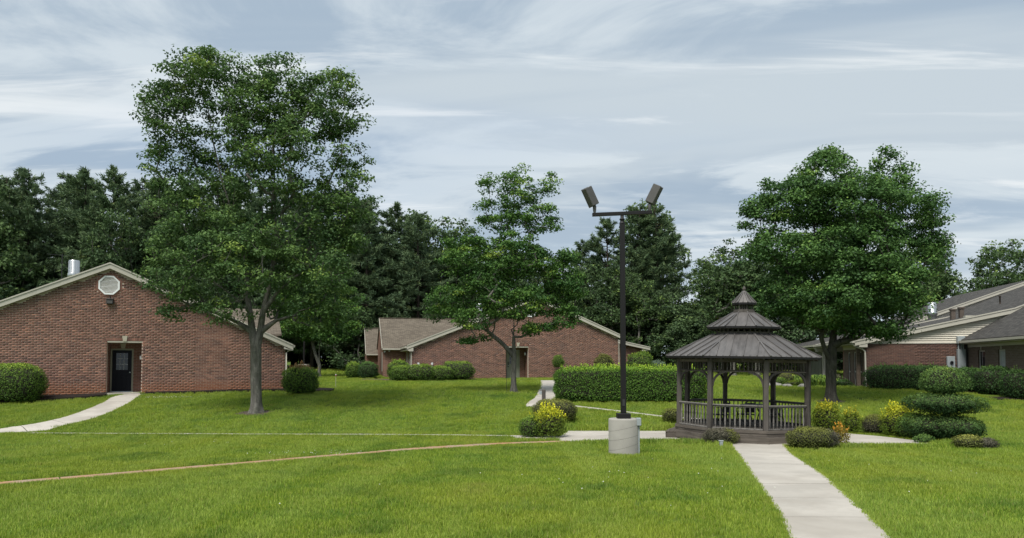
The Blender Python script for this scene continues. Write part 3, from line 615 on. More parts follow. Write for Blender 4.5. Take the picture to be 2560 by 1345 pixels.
def lintel(parent, s0, s1, z, h=.2, key=None, y=0.0):
    """soldier bricks over an opening either side of a keystone"""
    b = MB().box(s0, s1, y+.004, y+.1, z, z+h).build('lintel', 'brick', parent); k = s0
    kw = .12
    while k+.07 < s1:
        lean = (k-(s0+s1)/2)*.06
        if key is None or not (key-kw-.05 < k < key+kw-.02):
            MB().add([(k, y-.002, z+.005), (k+.070, y-.002, z+.005), (k+.070+lean, y-.002, z+h-.006), (k+lean, y-.002, z+h-.006), (k, y+.012, z+.005), (k+.066, y+.012, z+.005), (k+.066+lean, y+.012, z+h-.006), (k+lean, y+.012, z+h-.006)],
                     [(0, 1, 2, 3), (0, 4, 5, 1), (1, 5, 6, 2), (2, 6, 7, 3), (3, 7, 4, 0)]).build('soldier_brick', 'brick', b)
        k += .077
    if key is not None: MB().xzprism([(key-.075, z-.02), (key+.075, z-.02), (key+.12, z+h+.09), (key-.12, z+h+.09)], y-.025, y+.03).build('keystone', 'keystone', parent)
def door(parent, s0, s1, z0, z1, y, mat, knob_right=True, lite='cross'):
    fw = .07
    f = MB().box(s0, s0+fw, y-.05, y+.05, z0, z1).box(s1-fw, s1, y-.05, y+.05, z0, z1).box(s0+fw, s1-fw, y-.05, y+.05, z1-fw, z1).build('door_frame', 'door_frame', parent)
    a, b, c, d = s0+fw+.004, s1-fw-.004, z0+.02, z1-fw-.004; lf = MB(); w = b-a; h = d-c
    p0, p1, q0, q1 = a+w*.20, b-w*.20, c+h*.52, d-h*.07
    lf.box(a, p0, y-.02, y+.02, c, d).box(p1, b, y-.02, y+.02, c, d).box(p0, p1, y-.02, y+.02, c, q0).box(p0, p1, y-.02, y+.02, q1, d)
    for i in range(2):
        pa, pb = p0+i*(p1-p0)/2+.03, p0+(i+1)*(p1-p0)/2-.03; lf.bbox(pa, pb, y-.027, y-.019, c+.12, q0-.1, .008)
    dr = lf.build('door', mat, parent)
    MB().box(p0, p1, y, y+.008, q0, q1).build('pane', 'glass', dr)
    for i in (1, 2):
        MB().box(p0+(p1-p0)*i/3-.011, p0+(p1-p0)*i/3+.011, y-.024, y-.002, q0, q1).build('muntin', 'muntin' if mat == 'navy_door' else mat, dr)
        MB().box(p0, p1, y-.022, y-.003, q0+(q1-q0)*i/3-.011, q0+(q1-q0)*i/3+.011).build('muntin', 'muntin' if mat == 'navy_door' else mat, dr)
    kx = b-.07 if knob_right else a+.07
    if knob_right: MB().lathe([(.012, 0), (.012, .03), (.03, .04), (.034, .06), (.02, .075)], 12).mesh
    kb = MB().tube([(kx, y-.02, c+h*.46), (kx, y-.05, c+h*.46), (kx, y-.06, c+h*.46), (kx, y-.085, c+h*.46)], [.014, .014, .032, .024], 12).build('door_knob', 'galvanized', dr)
    if not knob_right: MB().box(kx-.04, kx+.04, y-.035, y-.021, c+h*.40, c+h*.60).build('push_plate', 'dark_metal', dr)
    MB().box(s0, s1, y-.12, y+.02, z0-.03, z0+.018).build('threshold', 'galvanized', f)

# ------------------------------------------------------------------ left brick building
zb = .36
B = thing('brick_building', 'red brick building with octagonal gable vent above a recessed navy door', 'building', (*OL, zb), R(22))
apx, slope = -.72, .452
top = lambda s: 6.32-slope*abs(s-apx)
wtop = lambda s: top(s)-.12
w = MB(); y0, y1 = .008, .3
w.xzprism([(-8.9, -.8), (-.79, -.8), (-.79, wtop(-.79)), (-8.9, wtop(-8.9))], y0, y1)
w.xzprism([(-.79, 2.51), (.72, 2.51), (.72, wtop(.72)), (apx, wtop(apx)), (-.79, wtop(-.79))], y0, y1)
w.xzprism([(.72, -.8), (7.5, -.8), (7.5, wtop(7.5)), (.72, wtop(.72))], y0, y1)
wall = w.build('wall', 'mortar', B)
holes = [(-.79, .72, -1, 2.515), (-.9, .83, 2.516, 2.685)]
cells = brick_cells(-8.9, 7.5, -.31, lambda s: top(s)-.30, holes)
cells = [c for c in cells if max(abs((c[0]+c[1])/2+.76), abs((c[2]+c[3])/2-5.22), (abs((c[0]+c[1])/2+.76)+abs((c[2]+c[3])/2-5.22))/1.414) > .50]
lay_bricks(wall, OL, e22, cells, 300, zbase=zb)
MB().box(7.3, 7.5, .301, 20, -.8, 2.5).build('side_wall', 'brick_y', B); MB().box(-8.9, -8.7, .301, 20, -.8, 2.5).build('side_wall', 'brick_y', B)
# recess
rc = MB().box(-1.0, -.795, .301, 1.6, -.8, 2.6).box(.725, .95, .301, 1.6, -.8, 2.6).build('recess_side', 'brick_y', B)
MB().box(-.79, .72, 1.4, 1.6, 2.16, 2.6).box(.24, .72, 1.4, 1.6, -.8, 2.158).build('recess_back', 'brick_x', B)
MB().box(-.785, .715, .012, 1.4, 2.44, 2.50).build('recess_ceiling', 'soffit', B)
MB().xzprism([(-.31, 2.17), (-.16, 2.17), (-.11, 2.43), (-.36, 2.43)], 1.37, 1.399).build('keystone', 'keystone', B)
MB().box(-.79, .72, -.35, 1.5, -.25, -.015).build('door_step', 'concrete', B)
door(B, -.785, .24, 0, 2.16, 1.43, 'navy_door')
lintel(B, -.90, .83, 2.513, .162, -.03)
MB().bbox(.60, .68, .45, .52, 1.62, 1.80, .01).build('wall_lamp', 'pvc_white', B)
octa_vent(B, -.76, 5.22, .46, .46)
lp = MB().bbox(-.86, -.56, -.17, -.005, 4.30, 4.52, .015).build('wall_light', 'dark_metal', B); MB().bbox(-.83, -.59, -.178, -.171, 4.32, 4.45, .003).build('lens', 'lamp_housing', lp); MB().bbox(-.88, -.54, -.19, -.003, 4.521, 4.56, .01).build('hood', 'lamp_housing', lp)
MB().tube([(-.71, -.03, 4.56), (-.71, -.03, 4.72)], .018).build('conduit', 'dark_metal', lp)
roof_plane(B, (apx, 6.32), (8.0, top(8.0)), -.17, 20, 'shingle_taupe_y'); roof_plane(B, (apx-.0, 6.319), (-9.5, top(-9.5)), -.17, 20, 'shingle_taupe_y')
rake(B, (apx, 6.32), (7.88, top(7.88)), -.22); rake(B, (apx, 6.32), (-9.4, top(-9.4)), -.22)
MB().xzprism([(7.42, top(7.42)-.345), (7.86, top(7.86)-.345), (7.86, 2.33), (7.72, 2.18), (7.42, 2.18)], -.20, -.15).box(7.502, 7.84, -.149, .25, 2.19, 2.23).build('eave_return', 'trim', B)
MB().box(7.84, 7.96, -.2, 19.8, 2.27, 2.38).build('gutter', 'trim', B)
MB().tube([(7.9, .05, 2.27), (7.86, .03, 2.16), (7.62, -.02, 2.08), (7.55, -.04, 2.0), (7.55, -.04, -.3)], .036, 8).build('downspout', 'trim', B)
# cross wing behind, on the far side
xroof(B, .5, 7.6, 3.6, 3.1, 7.2, 4.78, 'shingle_taupe_x'); xroof(B, .5, 7.6, 10.8, 3.1, 7.2, 4.779, 'shingle_taupe_x')
MB().add([(7.5, 4, 2.0), (7.5, 10.4, 2.0), (7.5, 7.2, 4.6), (7.3, 4, 2.0), (7.3, 10.4, 2.0), (7.3, 7.2, 4.6)], [(0, 1, 2), (5, 4, 3), (0, 2, 5, 3), (1, 4, 5, 2)]).build('wing_gable', 'brick_y', B)
roof_vent(B, -2.65, 2.5, 5.3, 6.66, .25)
MB().tube([(-3.5, 2.2, 4.9), (-3.5, 2.2, 5.45)], .04).build('vent_pipe', 'pvc_white', B)
an = MB().tube([(-3.6, 5, 4.6), (-3.6, 5, 7.3)], .02, 6).build('antenna', 'dark_metal', B)
MB().bar((-4.3, 5, 7.25), (-3.1, 5, 7.2), .015, .015).bar((-3.7, 5, 6.8), (-3.1, 5, 6.85), .012, .012).bar((-3.1, 5, 6.7), (-3.1, 5, 7.2), .012, .012).bar((-3.75, 4.7, 6.6), (-3.4, 5.3, 6.6), .012, .012).build('antenna_rods', 'dark_metal', an)

# ------------------------------------------------------------------ centre brick building
zb = .73
B = thing('brick_building', 'long red brick building with shingled side wings and a recessed grey door', 'building', (*OC, zb), R(13))
ap, az = 1.68, 6.04
topc = lambda s: az-.424*(s-ap) if s > ap else az-.39*(ap-s)
w = MB()
w.xzprism([(-7.3, -.8), (-.54, -.8), (-.54, topc(-.54)-.12), (-7.3, topc(-7.3)-.12)], .008, .3)
w.xzprism([(-.54, 2.36), (1.13, 2.36), (1.13, topc(1.13)-.12), (-.54, topc(-.54)-.12)], .008, .3)
w.xzprism([(1.13, -.8), (8.06, -.8), (8.06, topc(8.06)-.12), (ap, az-.12), (1.13, topc(1.13)-.12)], .008, .3)
wall = w.build('wall', 'mortar', B)
cells = brick_cells(-7.3, 8.06, -.3, lambda s: topc(s)-.30, [(-.54, 1.13, -1, 2.362), (-.62, 1.22, 2.363, 2.532)])
cells = [c for c in cells if max(abs((c[0]+c[1])/2-1.3), abs((c[2]+c[3])/2-4.95), (abs((c[0]+c[1])/2-1.3)+abs((c[2]+c[3])/2-4.95))/1.414) > .50]
lay_bricks(wall, OC, e13, cells, 0)
MB().box(-.74, -.545, .301, 1.4, -.8, 2.45).box(1.135, 1.35, .301, 1.4, -.8, 2.45).build('recess_side', 'brick_y', B)
MB().box(-.54, 1.13, 1.2, 1.4, 2.13, 2.45).box(.77, 1.13, 1.2, 1.4, -.8, 2.128).box(-.54, -.25, 1.2, 1.4, -.8, 2.128).build('recess_back', 'brick_x', B)
MB().box(-.535, 1.125, .012, 1.2, 2.27, 2.325).build('recess_ceiling', 'soffit', B)
MB().box(-.54, 1.5, -.9, 1.3, -.3, -.012).build('door_step', 'concrete', B)
door(B, -.25, .77, 0, 2.13, 1.23, 'grey_door', False)
lintel(B, -.62, 1.22, 2.362, .162, .36)
MB().bbox(.98, 1.08, .55, .68, 1.72, 1.9, .01).build('wall_lamp', 'pvc_white', B)
octa_vent(B, 1.3, 4.95, .46, .46)
roof_plane(B, (ap, az), (8.2, topc(8.2)), -.17, 20, 'shingle_taupe_y'); roof_plane(B, (ap, az-.001), (-7.75, topc(-7.75)), -.17, 20, 'shingle_taupe_y')
rake(B, (ap, az), (8.16, topc(8.16)), -.22); rake(B, (ap, az), (-7.68, topc(-7.68)), -.22)
MB().xzprism([(-7.22, topc(-7.22)-.345), (-7.66, topc(-7.66)-.345), (-7.66, 2.05), (-7.5, 1.95), (-7.22, 1.95)], -.20, -.15).build('eave_return', 'trim', B)
MB().box(-7.80, -7.69, -.2, 4.6, 2.18, 2.29).build('gutter', 'trim', B)
MB().box(-7.72, -7.32, -.14, 4.9, 2.02, 2.06).build('soffit', 'soffit', B)
MB().tube([(-7.74, .05, 2.18), (-7.70, .03, 2.08), (-7.45, -.02, 1.98), (-7.36, -.04, 1.9), (-7.36, -.04, -.3)], .036, 8).build('downspout', 'trim', B)
MB().box(-7.3, -7.1, .301, 6, -.8, 2.3).build('side_wall', 'brick_y', B); MB().box(7.86, 8.06, .301, 20, -.8, 3.2).build('side_wall', 'brick_y', B)
for ya in (1.2, 3.4):
    f_ = MB().box(-7.34, -7.29, ya, ya+.08, .7, 2.0).box(-7.34, -7.29, ya+.72, ya+.8, .7, 2.0).box(-7.34, -7.29, ya+.08, ya+.72, 1.92, 2.0).box(-7.36, -7.29, ya+.08, ya+.72, .7, .78).build('window', 'window_frame', B); MB().box(-7.32, -7.305, ya+.08, ya+.72, .78, 1.92).build('pane', 'glass', f_)
for i, s in enumerate((-6.85, -5.89)): MB().bbox(s-.07, s+.07, -.13, .0, 1.0, 1.16, .01).tube([(s, -.06, 1.0), (s, -.06, -.2)], .03).build('meter_box', 'pvc_white', B)
# wings on the left
def wing(B, x0, x1, yf, yr, ze, zr, depth):
    MB().box(x0, x1, yf, yf+.2, -.8, ze-.1).build('wing_wall', 'brick_x', B)
    MB().add([(x0, yf+.2, -.8), (x0, 2*yr-yf, -.8), (x0, 2*yr-yf, ze-.1), (x0, yr, zr-.12), (x0, yf+.2, ze-.1), (x0+.2, yf+.2, -.8), (x0+.2, 2*yr-yf, -.8), (x0+.2, 2*yr-yf, ze-.1), (x0+.2, yr, zr-.12), (x0+.2, yf+.2, ze-.1)],
             [(0, 1, 2, 3, 4), (9, 8, 7, 6, 5), (0, 5, 6, 1), (1, 6, 7, 2), (2, 7, 8, 3), (3, 8, 9, 4), (4, 9, 5, 0)]).build('wing_gable', 'brick_y', B)
    sl = (zr-ze)/(yr-yf)
    xroof(B, x0-.08, x1, yf-.35, ze-.35*sl, yr, zr, 'shingle_taupe_x'); xroof(B, x0-.08, x1, 2*yr-yf+.35, ze-.35*sl, yr, zr-.001, 'shingle_taupe_x')
    MB().box(x0-.1, x1, yr-.12, yr+.12, zr-.01, zr+.035).build('ridge_cap', 'shingle_taupe_x', B)
    MB().box(x0-.06, x1, yf-.47, yf-.352, ze-.35*sl-.13, ze-.35*sl-.02).build('gutter', 'trim', B)
    MB().box(x0-.04, x1, yf-.352, yf-.003, ze-.35*sl-.16, ze-.35*sl-.13).build('soffit', 'soffit', B)
    MB().bar((x0-.10, yf-.35, ze-.35*sl-.10), (x0-.10, yr, zr-.10), .03, .2).build('rake_board', 'trim', B)
wing(B, -9.0, -2.0, 5.5, 10.0, 2.48, 4.9, 1)
wing(B, -9.95, -4.0, 14.0, 18.0, 2.2, 4.46, 1)
for x, z in ((-8.85, 2.05), (-8.5, 2.12)): MB().tube([(x, 5.3, z), (x-.06, 5.18, z-.03)], [.05, .07]).build('flood_light', 'pvc_white', B)
MB().box(-9.02, -8.99, 6.3, 7.1, .5, 2.0).build('window', 'window_frame', B)
# wing on the right
wr = MB().xzprism([(8.1, -.8), (12.25, -.8), (12.25, 2.4), (8.1, 3.2)], 5.0, 5.2).build('wing_wall', 'brick_x', B)
roof_plane(B, (12.65, 2.5), (8.07, 3.42), 4.6, 11, 'shingle_taupe_y'); rake(B, (12.63, 2.5), (8.07, 3.41), 4.55, .2)
MB().box(11.95, 12.4, 4.62, 4.98, 2.16, 2.27).build('eave_return', 'trim', B)
MB().tube([(12.66, 4.7, 2.4), (12.62, 4.7, 2.3), (12.4, 4.85, 2.2), (12.3, 4.95, 2.1), (12.3, 4.95, -.3)], .045).build('downspout', 'trim', B)
MB().tube([(8.12, -.02, 2.6), (8.12, -.02, -.3)], .03).build('downspout', 'trim', B)
roof_vent(B, -1.2, 7, 4.6, 6.0, .25)

# ------------------------------------------------------------------ right building
zb = .42
B = thing('brick_building', 'low brick building with cream siding gable and dark shingle roofs', 'building', (*OR_, zb), R(-9))
tr = lambda s: 2.66+.212*(s+.6) if s < 7.6 else 2.66+.212*8.2+.40*(s-7.6)
wall = MB().box(0, 5.2, .008, .3, -.8, 2.52).build('wall', 'mortar_brown', B)
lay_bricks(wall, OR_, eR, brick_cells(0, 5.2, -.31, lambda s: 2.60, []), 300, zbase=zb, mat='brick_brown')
MB().box(5.2, 12, .008, .3, -.8, 4).build('inner_wall', 'soffit', B)
MB().xzprism([(-.02, 2.521), (9.5, 2.521), (9.5, tr(9.5)-.2), (7.6, tr(7.6)-.2), (-.02, tr(-.02)-.2)], .05, .2).build('gable_backing', 'siding', B)
k = 0; z = 2.525
while z < 4.7:
    s_lo = max(-.02, (z+.30-2.66)/.212-.6) if z+.30 < 4.4 else 7.6+(z+.30-4.4)/.40
    s_t = max(-.02, (z+.115+.30-2.66)/.212-.6) if z+.415 < 4.4 else 7.6+(z+.415-4.4)/.40
    if s_t < 9.4:
        MB().add([(s_lo, -.02, z), (9.4, -.02, z), (9.4, .03, z+.117), (s_t, .03, z+.117), (s_lo, .045, z), (9.4, .045, z), (9.4, .045, z+.117), (s_t, .045, z+.117)], [(0, 1, 2, 3), (0, 4, 5, 1), (1, 5, 6, 2), (2, 6, 7, 3), (3, 7, 4, 0)]).build('siding_board', 'siding', B)
    z += .117
MB().xzprism([(-.03, 2.47), (5.2, 2.47), (5.2, 2.527), (-.03, 2.527)], -.035, .007).build('frieze_board', 'trim', B)
def rake2(p, q, y, h): return rake(B, p, q, y, h)
rake2((-.62, tr(-.62)), (7.6, tr(7.6)), -.24, .22); rake2((7.6, tr(7.6)), (10.5, tr(10.5)), -.24, .22)
roof_plane(B, (-.62, tr(-.62)), (7.6, tr(7.6)), -.19, 8.8, 'shingle_dark_y'); roof_plane(B, (7.6, tr(7.6)), (12, tr(12)), -.19, 8.8, 'shingle_dark_y')
MB().box(-.4, .04, -.22, -.02, 2.28, 2.50).build('eave_return', 'trim', B)
MB().box(-.76, -.63, -.24, 8.6, 2.52, 2.64).build('gutter', 'trim', B); MB().box(-.62, -.02, -.18, 8.6, 2.44, 2.47).build('soffit', 'soffit', B)
MB().box(-.03, -.001, .3, 4.3, 2.2, 2.438).build('frieze_board', 'trim', B)
MB().tube([(-.69, -.1, 2.52), (-.68, -.1, 2.42), (-.6, -.1, 2.34), (-.2, -.07, 2.18), (-.06, -.05, 2.06), (-.04, -.05, 1.9), (-.04, -.05, 0), (-.04, -.1, -.05)], .045, 10).build('downspout', 'trim', B)
# side wall with three tall windows, piers between
sw = MB().box(.02, .22, .301, .85, -.8, 2.2)
wins = [(.85, 1.35), (1.85, 2.30), (3.0, 3.45)]
prev = .85
sw = MB().box(.01, .22, .301, .85, -.8, 2.2).box(.01, .22, 1.35, 1.85, -.8, 2.2).box(.01, .22, 2.30, 3.0, -.8, 2.2).box(.01, .22, 3.45, 4.3, -.8, 2.2)
for a, b in wins: sw.box(.01, .22, a, b, 2.05, 2.2).box(.01, .22, a, b, -.8, .08)
sw.build('side_wall', 'tan_brick_y', B)
for a, b in wins:
    f_ = MB().box(.05, .11, a, a+.05, .08, 2.05).box(.05, .11, b-.05, b, .08, 2.05).box(.05, .11, a+.05, b-.05, 2.0, 2.05).box(.04, .115, a+.05, b-.05, .86, .93).box(.03, .11, a+.05, b-.05, .08, .14).build('window', 'window_frame', B); MB().box(.075, .085, a+.05, b-.05, .14, .86).box(.075, .085, a+.05, b-.05, .93, 2.0).build('pane', 'glass', f_)
MB().box(-.32, -.12, .55, .75, -.4, 2.44).build('pier', 'tan_brick_y', B)
# dark entry behind the tree, then board-and-batten wall
MB().box(2.2, 2.4, 4.3, 8.8, -.8, 2.44).build('entry_back', 'dark_interior', B); MB().box(.01, 2.2, 4.301, 4.5, -.8, 2.44).build('entry_side', 'brick_x', B)
MB().box(1.95, 2.19, 5.2, 7.0, 0, 2.1).build('entry_door', 'navy_door', B)
MB().tube([(-.02, 8.72, 2.44), (-.02, 8.72, -.5)], .09, 8).build('post', 'trim', B)
gw = MB().box(.01, .2, 8.8, 15.5, -.8, 2.44).build('batten_wall', 'grey_siding', B)
for k in range(17): MB().box(-.02, .012, 8.9+k*.4, 8.95+k*.4, -.8, 2.43).build('batten', 'grey_siding', gw)
MB().box(-.03, .0, 13.2, 13.9, .4, 2.2).build('window', 'window_frame', B)
# second, higher gable behind
t2 = lambda s: 2.70+.216*(s+.6) if s < 8.8 else 2.70+.216*9.4+.40*(s-8.8)
MB().xzprism([(-.02, 2.2), (14, 2.2), (14, t2(14)-.15), (8.8, t2(8.8)-.15), (-.02, t2(-.02)-.15)], 8.85, 9.0).build('gable_backing', 'siding', B)
rake(B, (-.62, t2(-.62)), (8.8, t2(8.8)), 8.62, .46); rake(B, (8.8, t2(8.8)), (13.9, t2(13.9)), 8.62, .5)
roof_plane(B, (-.62, t2(-.62)), (8.8, t2(8.8)), 8.67, 24, 'shingle_dark_y'); roof_plane(B, (8.8, t2(8.8)), (14, t2(14)), 8.67, 24, 'shingle_dark_y')
MB().box(-.76, -.63, 8.65, 17, 2.54, 2.66).build('gutter', 'trim', B); MB().box(-.62, .3, 8.9, 17, 2.45, 2.48).build('soffit', 'soffit', B)
MB().tube([(-.69, 8.8, 2.54), (-.6, 8.8, 2.36), (-.2, 8.75, 2.2), (-.12, 8.72, 2.1), (-.12, 8.72, -.3)], .05, 8).build('downspout', 'trim', B)
t3 = lambda s: 4.55+.36*(s-7.0)
roof_plane(B, (6.6, t3(6.6)), (14.5, t3(14.5)), 12.0, 24, 'shingle_dark_y'); MB().xzprism([(6.8, t3(6.8)-.1), (14.4, t3(14.4)-.1), (14.4, 3), (6.8, 3)], 12.1, 12.3).build('gable_backing', 'siding', B); rake(B, (6.6, t3(6.6)), (14.5, t3(14.5)), 11.95, .2)
roof_vent(B, 7.35, 10.2, 4.2, 5.55, .28)
for s, yy, h in ((3.0, 4.0, .42), (9.0, 4.5, .5), (11.2, 3.2, .45)):
    zt = tr(s); MB().tube([(s, yy, zt-.1), (s, yy, zt+h*.85), (s, yy, zt+h*.86), (s, yy, zt+h)], [.05, .05, .075, .075]).build('vent_pipe', 'brown_pipe', B)
for s in (5.15, 5.6):
    zt = tr(s); MB().bbox(s-.11, s+.11, 1.39, 1.61, zt-.1, zt+.5, .01).bbox(s-.15, s+.15, 1.35, 1.65, zt+.501, zt+.6, .01).build('flue_pipe', 'brown_pipe', B)
# meter and trunking
mb = MB().bbox(4.15, 4.55, -.17, -.01, .60, 1.76, .012).build('meter_box', 'grey_metal_box', B); MB().tube([(4.36, -.175, 1.42), (4.36, -.24, 1.42)], [.09, .08], 16).build('meter_dial', 'glass', mb); MB().tube([(4.36, -.172, 1.42), (4.36, -.20, 1.42)], .10, 16).build('dial_ring', 'galvanized', mb)
MB().bbox(4.68, 5.08, -.20, -.01, .55, 2.15, .012).build('trunking', 'grey_metal_box', B); MB().bbox(4.68, 5.06, -.22, -.01, 2.45, 2.86, .012).build('junction_box', 'grey_metal_box', B)
for s in (4.76, 4.9, 5.0): MB().tube([(s, -.1, 2.14), (s, -.1, 2.46)], .04).build('conduit', 'grey_metal_box', B)
MB().tube([(4.5, -.08, .70), (4.72, -.08, .70)], .035).tube([(4.5, -.08, .85), (4.72, -.08, .85)], .035).build('conduit', 'galvanized', B)
# wing reaching toward the front, its wall facing left
ws = 5.2; zr = lambda s: 2.66+.56*(s-4.85)
ww = MB(); wl = [(-2.12, -1.32), (-4.22, -3.47)]
ww.box(ws, ws+.2, -1.32, .0, -.8, 2.45).box(ws, ws+.2, -3.47, -2.12, -.8, 2.45).box(ws, ws+.2, -11, -4.22, -.8, 2.45)
for a, b in wl: ww.box(ws, ws+.2, a, b, 2.06, 2.45).box(ws, ws+.2, a, b, -.8, .75)
ww.build('wing_wall', 'tan_brick_y', B)
for i, (a, b) in enumerate(wl):
    f_ = MB().box(ws+.08, ws+.14, a, a+.06, .75, 2.06).box(ws+.08, ws+.14, b-.06, b, .75, 2.06).box(ws+.08, ws+.14, a+.06, b-.06, 1.99, 2.06).box(ws+.07, ws+.14, a+.06, b-.06, 1.08, 1.14).box(ws+.06, ws+.14, a+.06, b-.06, .75, .82).build('window', 'window_frame', B)
    MB().box(ws+.10, ws+.11, a+.06, b-.06, .82, 1.08).box(ws+.10, ws+.11, a+.06, b-.06, 1.14, 1.99).build('pane', 'glass' if i == 0 else 'curtain', f_)
    MB().box(ws-.02, ws-.003, (a+b)/2-.03, (a+b)/2+.03, 2.07, 2.44).build('trim_strip', 'trim', B)
MB().add([(4.85, -11.5, zr(4.85)), (4.85, -.06, zr(4.85)), (9.9, -.06, zr(9.9)), (9.9, -11.5, zr(9.9)), (4.85, -11.5, zr(4.85)-.09), (4.85, -.06, zr(4.85)-.09), (9.9, -.06, zr(9.9)-.09), (9.9, -11.5, zr(9.9)-.09)], [(0, 1, 2, 3), (7, 6, 5, 4), (0, 4, 5, 1), (1, 5, 6, 2), (2, 6, 7, 3), (3, 7, 4, 0)]).build('roof', 'shingle_dark_y', B)
MB().add([(9.9, -11.5, zr(9.9)-.001), (9.9, -.06, zr(9.9)-.001), (15, -.06, 2.66), (15, -11.5, 2.66)], [(0, 1, 2, 3)]).build('roof', 'shingle_dark_y', B)
MB().box(ws+.201, 14.5, -10.9, -10.7, -.8, 2.5).build('wing_end_wall', 'brick_x', B)
MB().box(4.71, 4.84, -11.4, -.24, 2.48, 2.60).build('gutter', 'trim', B); MB().box(4.86, ws-.002, -11.3, -.24, 2.42, 2.45).build('soffit', 'soffit', B); MB().box(ws-.035, ws-.004, -11, -.24, 2.24, 2.415).build('frieze_board', 'trim', B)
MB().tube([(5.12, -.2, 2.4), (5.12, -.2, -.3)], .03).build('downspout', 'dark_metal', B)

# ------------------------------------------------------------------ trees
def lobe_points(lobes, n, shell=.45):
    wts = np.array([(l[3]*l[4]*l[5])**(2/3)*(l[6] if len(l) > 6 else 1) for l in lobes]); cnt = np.maximum(1, (n*wts/wts.sum()).astype(int)); out = []
    for l, c in zip(lobes, cnt):
        d = unit(rng.normal(size=(c, 3))); r = rng.random(c)**(1/3)*(1-shell)+shell*rng.random(c)**.25; r = np.clip(r, .15, 1)
        out.append(np.array(l[:3])+d*r[:, None]*np.array(l[3:6]))
    return np.concatenate(out)
def skeleton(stems, targets, base_r, min_r=.012, taper=.57, zfrac=.14):
    """stems: list of (parent index or None, [points]); every target is joined to the nearest fitting node"""
    pos, par = [], []
    for link, pts in stems:
        prev = -1 if link is None else link
        for p in pts: pos.append(np.array(p, float)); par.append(prev); prev = len(pos)-1
    pos = list(pos); origin = pos[0].copy(); order = np.argsort(np.linalg.norm((targets-origin)*np.array([1.2, 1.2, .8]), axis=1)); tips = []
    arr = np.zeros((len(pos)+len(targets)*4, 3)); arr[:len(pos)] = pos; n = len(pos); zmin = origin[2]+zfrac*(targets[:, 2].max()-origin[2])
    for i in order:
        t_ = targets[i]; d = arr[:n]-t_; dist = np.linalg.norm(d, axis=1); cost = dist+np.maximum(0, d[:, 2]+.30*dist)*1.9+(arr[:n, 2] < zmin)*50
        j = int(np.argmin(cost)); a = arr[j]; L = dist[j]; m = 1 if L < .5 else (2 if L < 1.2 else 3); prev = j
        for k in range(1, m+1):
            u = k/m; p = a*(1-u)+t_*u; p[2] += -.10*L*math.sin(math.pi*u)*(1 if t_[2] > a[2] else -.6)
            if k < m: p += rng.normal(size=3)*.05*L
            arr[n] = p; par.append(prev); prev = n; n += 1
        tips.append(prev)
    arr = arr[:n]; cnt = np.zeros(n)
    for tnode in tips: cnt[tnode] += 1
    for i in range(n-1, -1, -1):
        if par[i] >= 0: cnt[par[i]] += max(cnt[i], .0)
    rad = np.maximum(min_r, base_r*(np.maximum(cnt, .3)/max(cnt[0], 1))**taper)
    return arr, np.array(par), rad
def limb_mesh(name, arr, par, rad, flare=None, sides=6):
    v, f = [], []
    for i in range(len(arr)):
        j = par[i]
        if j < 0: continue
        a, b = arr[j], arr[i]; d = b-a; L = np.linalg.norm(d)
        if L < 1e-4: continue
        d = d/L; ref = np.array([0, 0, 1.]) if abs(d[2]) < .8 else np.array([1., 0, 0]); u = np.cross(d, ref); u /= np.linalg.norm(u); w = np.cross(d, u)
        ns = 10 if rad[j] > .09 else (sides if rad[j] > .03 else 4); b0 = len(v); ra = min(rad[j], rad[i]*1.35) if rad[j] > rad[i]*2 else rad[j]
        for p, r in ((a-d*ra*.3, ra), (b+d*rad[i]*.25, rad[i])):
            for k in range(ns): an = 2*math.pi*k/ns; v.append(p+(u*math.cos(an)+w*math.sin(an))*r)
        for k in range(ns): f.append((b0+k, b0+(k+1) % ns, b0+ns+(k+1) % ns, b0+ns+k))
    if flare:                                         # root flare: a lobed cone at the foot
        x, y, z, r, h = flare; ns = 18; b0 = len(v)
        for q in range(5):
            u = q/4; rr = r*(1+.62*(1-u)**2.4)
            for k in range(ns): an = 2*math.pi*k/ns; lob = 1+.22*(1-u)**1.5*math.sin(an*5+1.3)+.1*(1-u)*math.sin(an*3); v.append(np.array([x+math.cos(an)*rr*lob, y+math.sin(an)*rr*lob, z-.08+u*h]))
        for q in range(4):
            for k in range(ns): f.append((b0+q*ns+k, b0+q*ns+(k+1) % ns, b0+(q+1)*ns+(k+1) % ns, b0+(q+1)*ns+k))
    me = npmesh(name, np.array(v), np.array(f), 4); me.polygons.foreach_set('use_smooth', np.ones(len(f), bool)); return me
def crown_mesh(name, clumps, lpc, cr, size, flat=.5, tilt=.55, ztop=None, zbot=None):
    n = len(clumps); c = np.repeat(clumps, lpc, 0); N = len(c); rad = np.repeat(rng.uniform(.7, 1.3, n)*cr, lpc)
    d = unit(rng.normal(size=(N, 3))); r = rng.random(N)**.55; off = d*r[:, None]*rad[:, None]; off[:, 2] *= flat
    off[:, 2] -= .18*(off[:, 0]**2+off[:, 1]**2)/np.maximum(rad, .1)            # sprays droop at the rim
    nr = rng.normal(size=(N, 3))*tilt; nr[:, 2] += .8; nr += off*.7/np.maximum(rad, .1)[:, None]
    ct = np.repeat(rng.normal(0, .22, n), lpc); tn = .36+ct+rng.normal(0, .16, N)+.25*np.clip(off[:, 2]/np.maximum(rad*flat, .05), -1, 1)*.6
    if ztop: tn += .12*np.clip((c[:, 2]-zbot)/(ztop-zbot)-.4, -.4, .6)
    return leaves(name, c+off, nr, size*rng.uniform(.7, 1.3, N), tn)
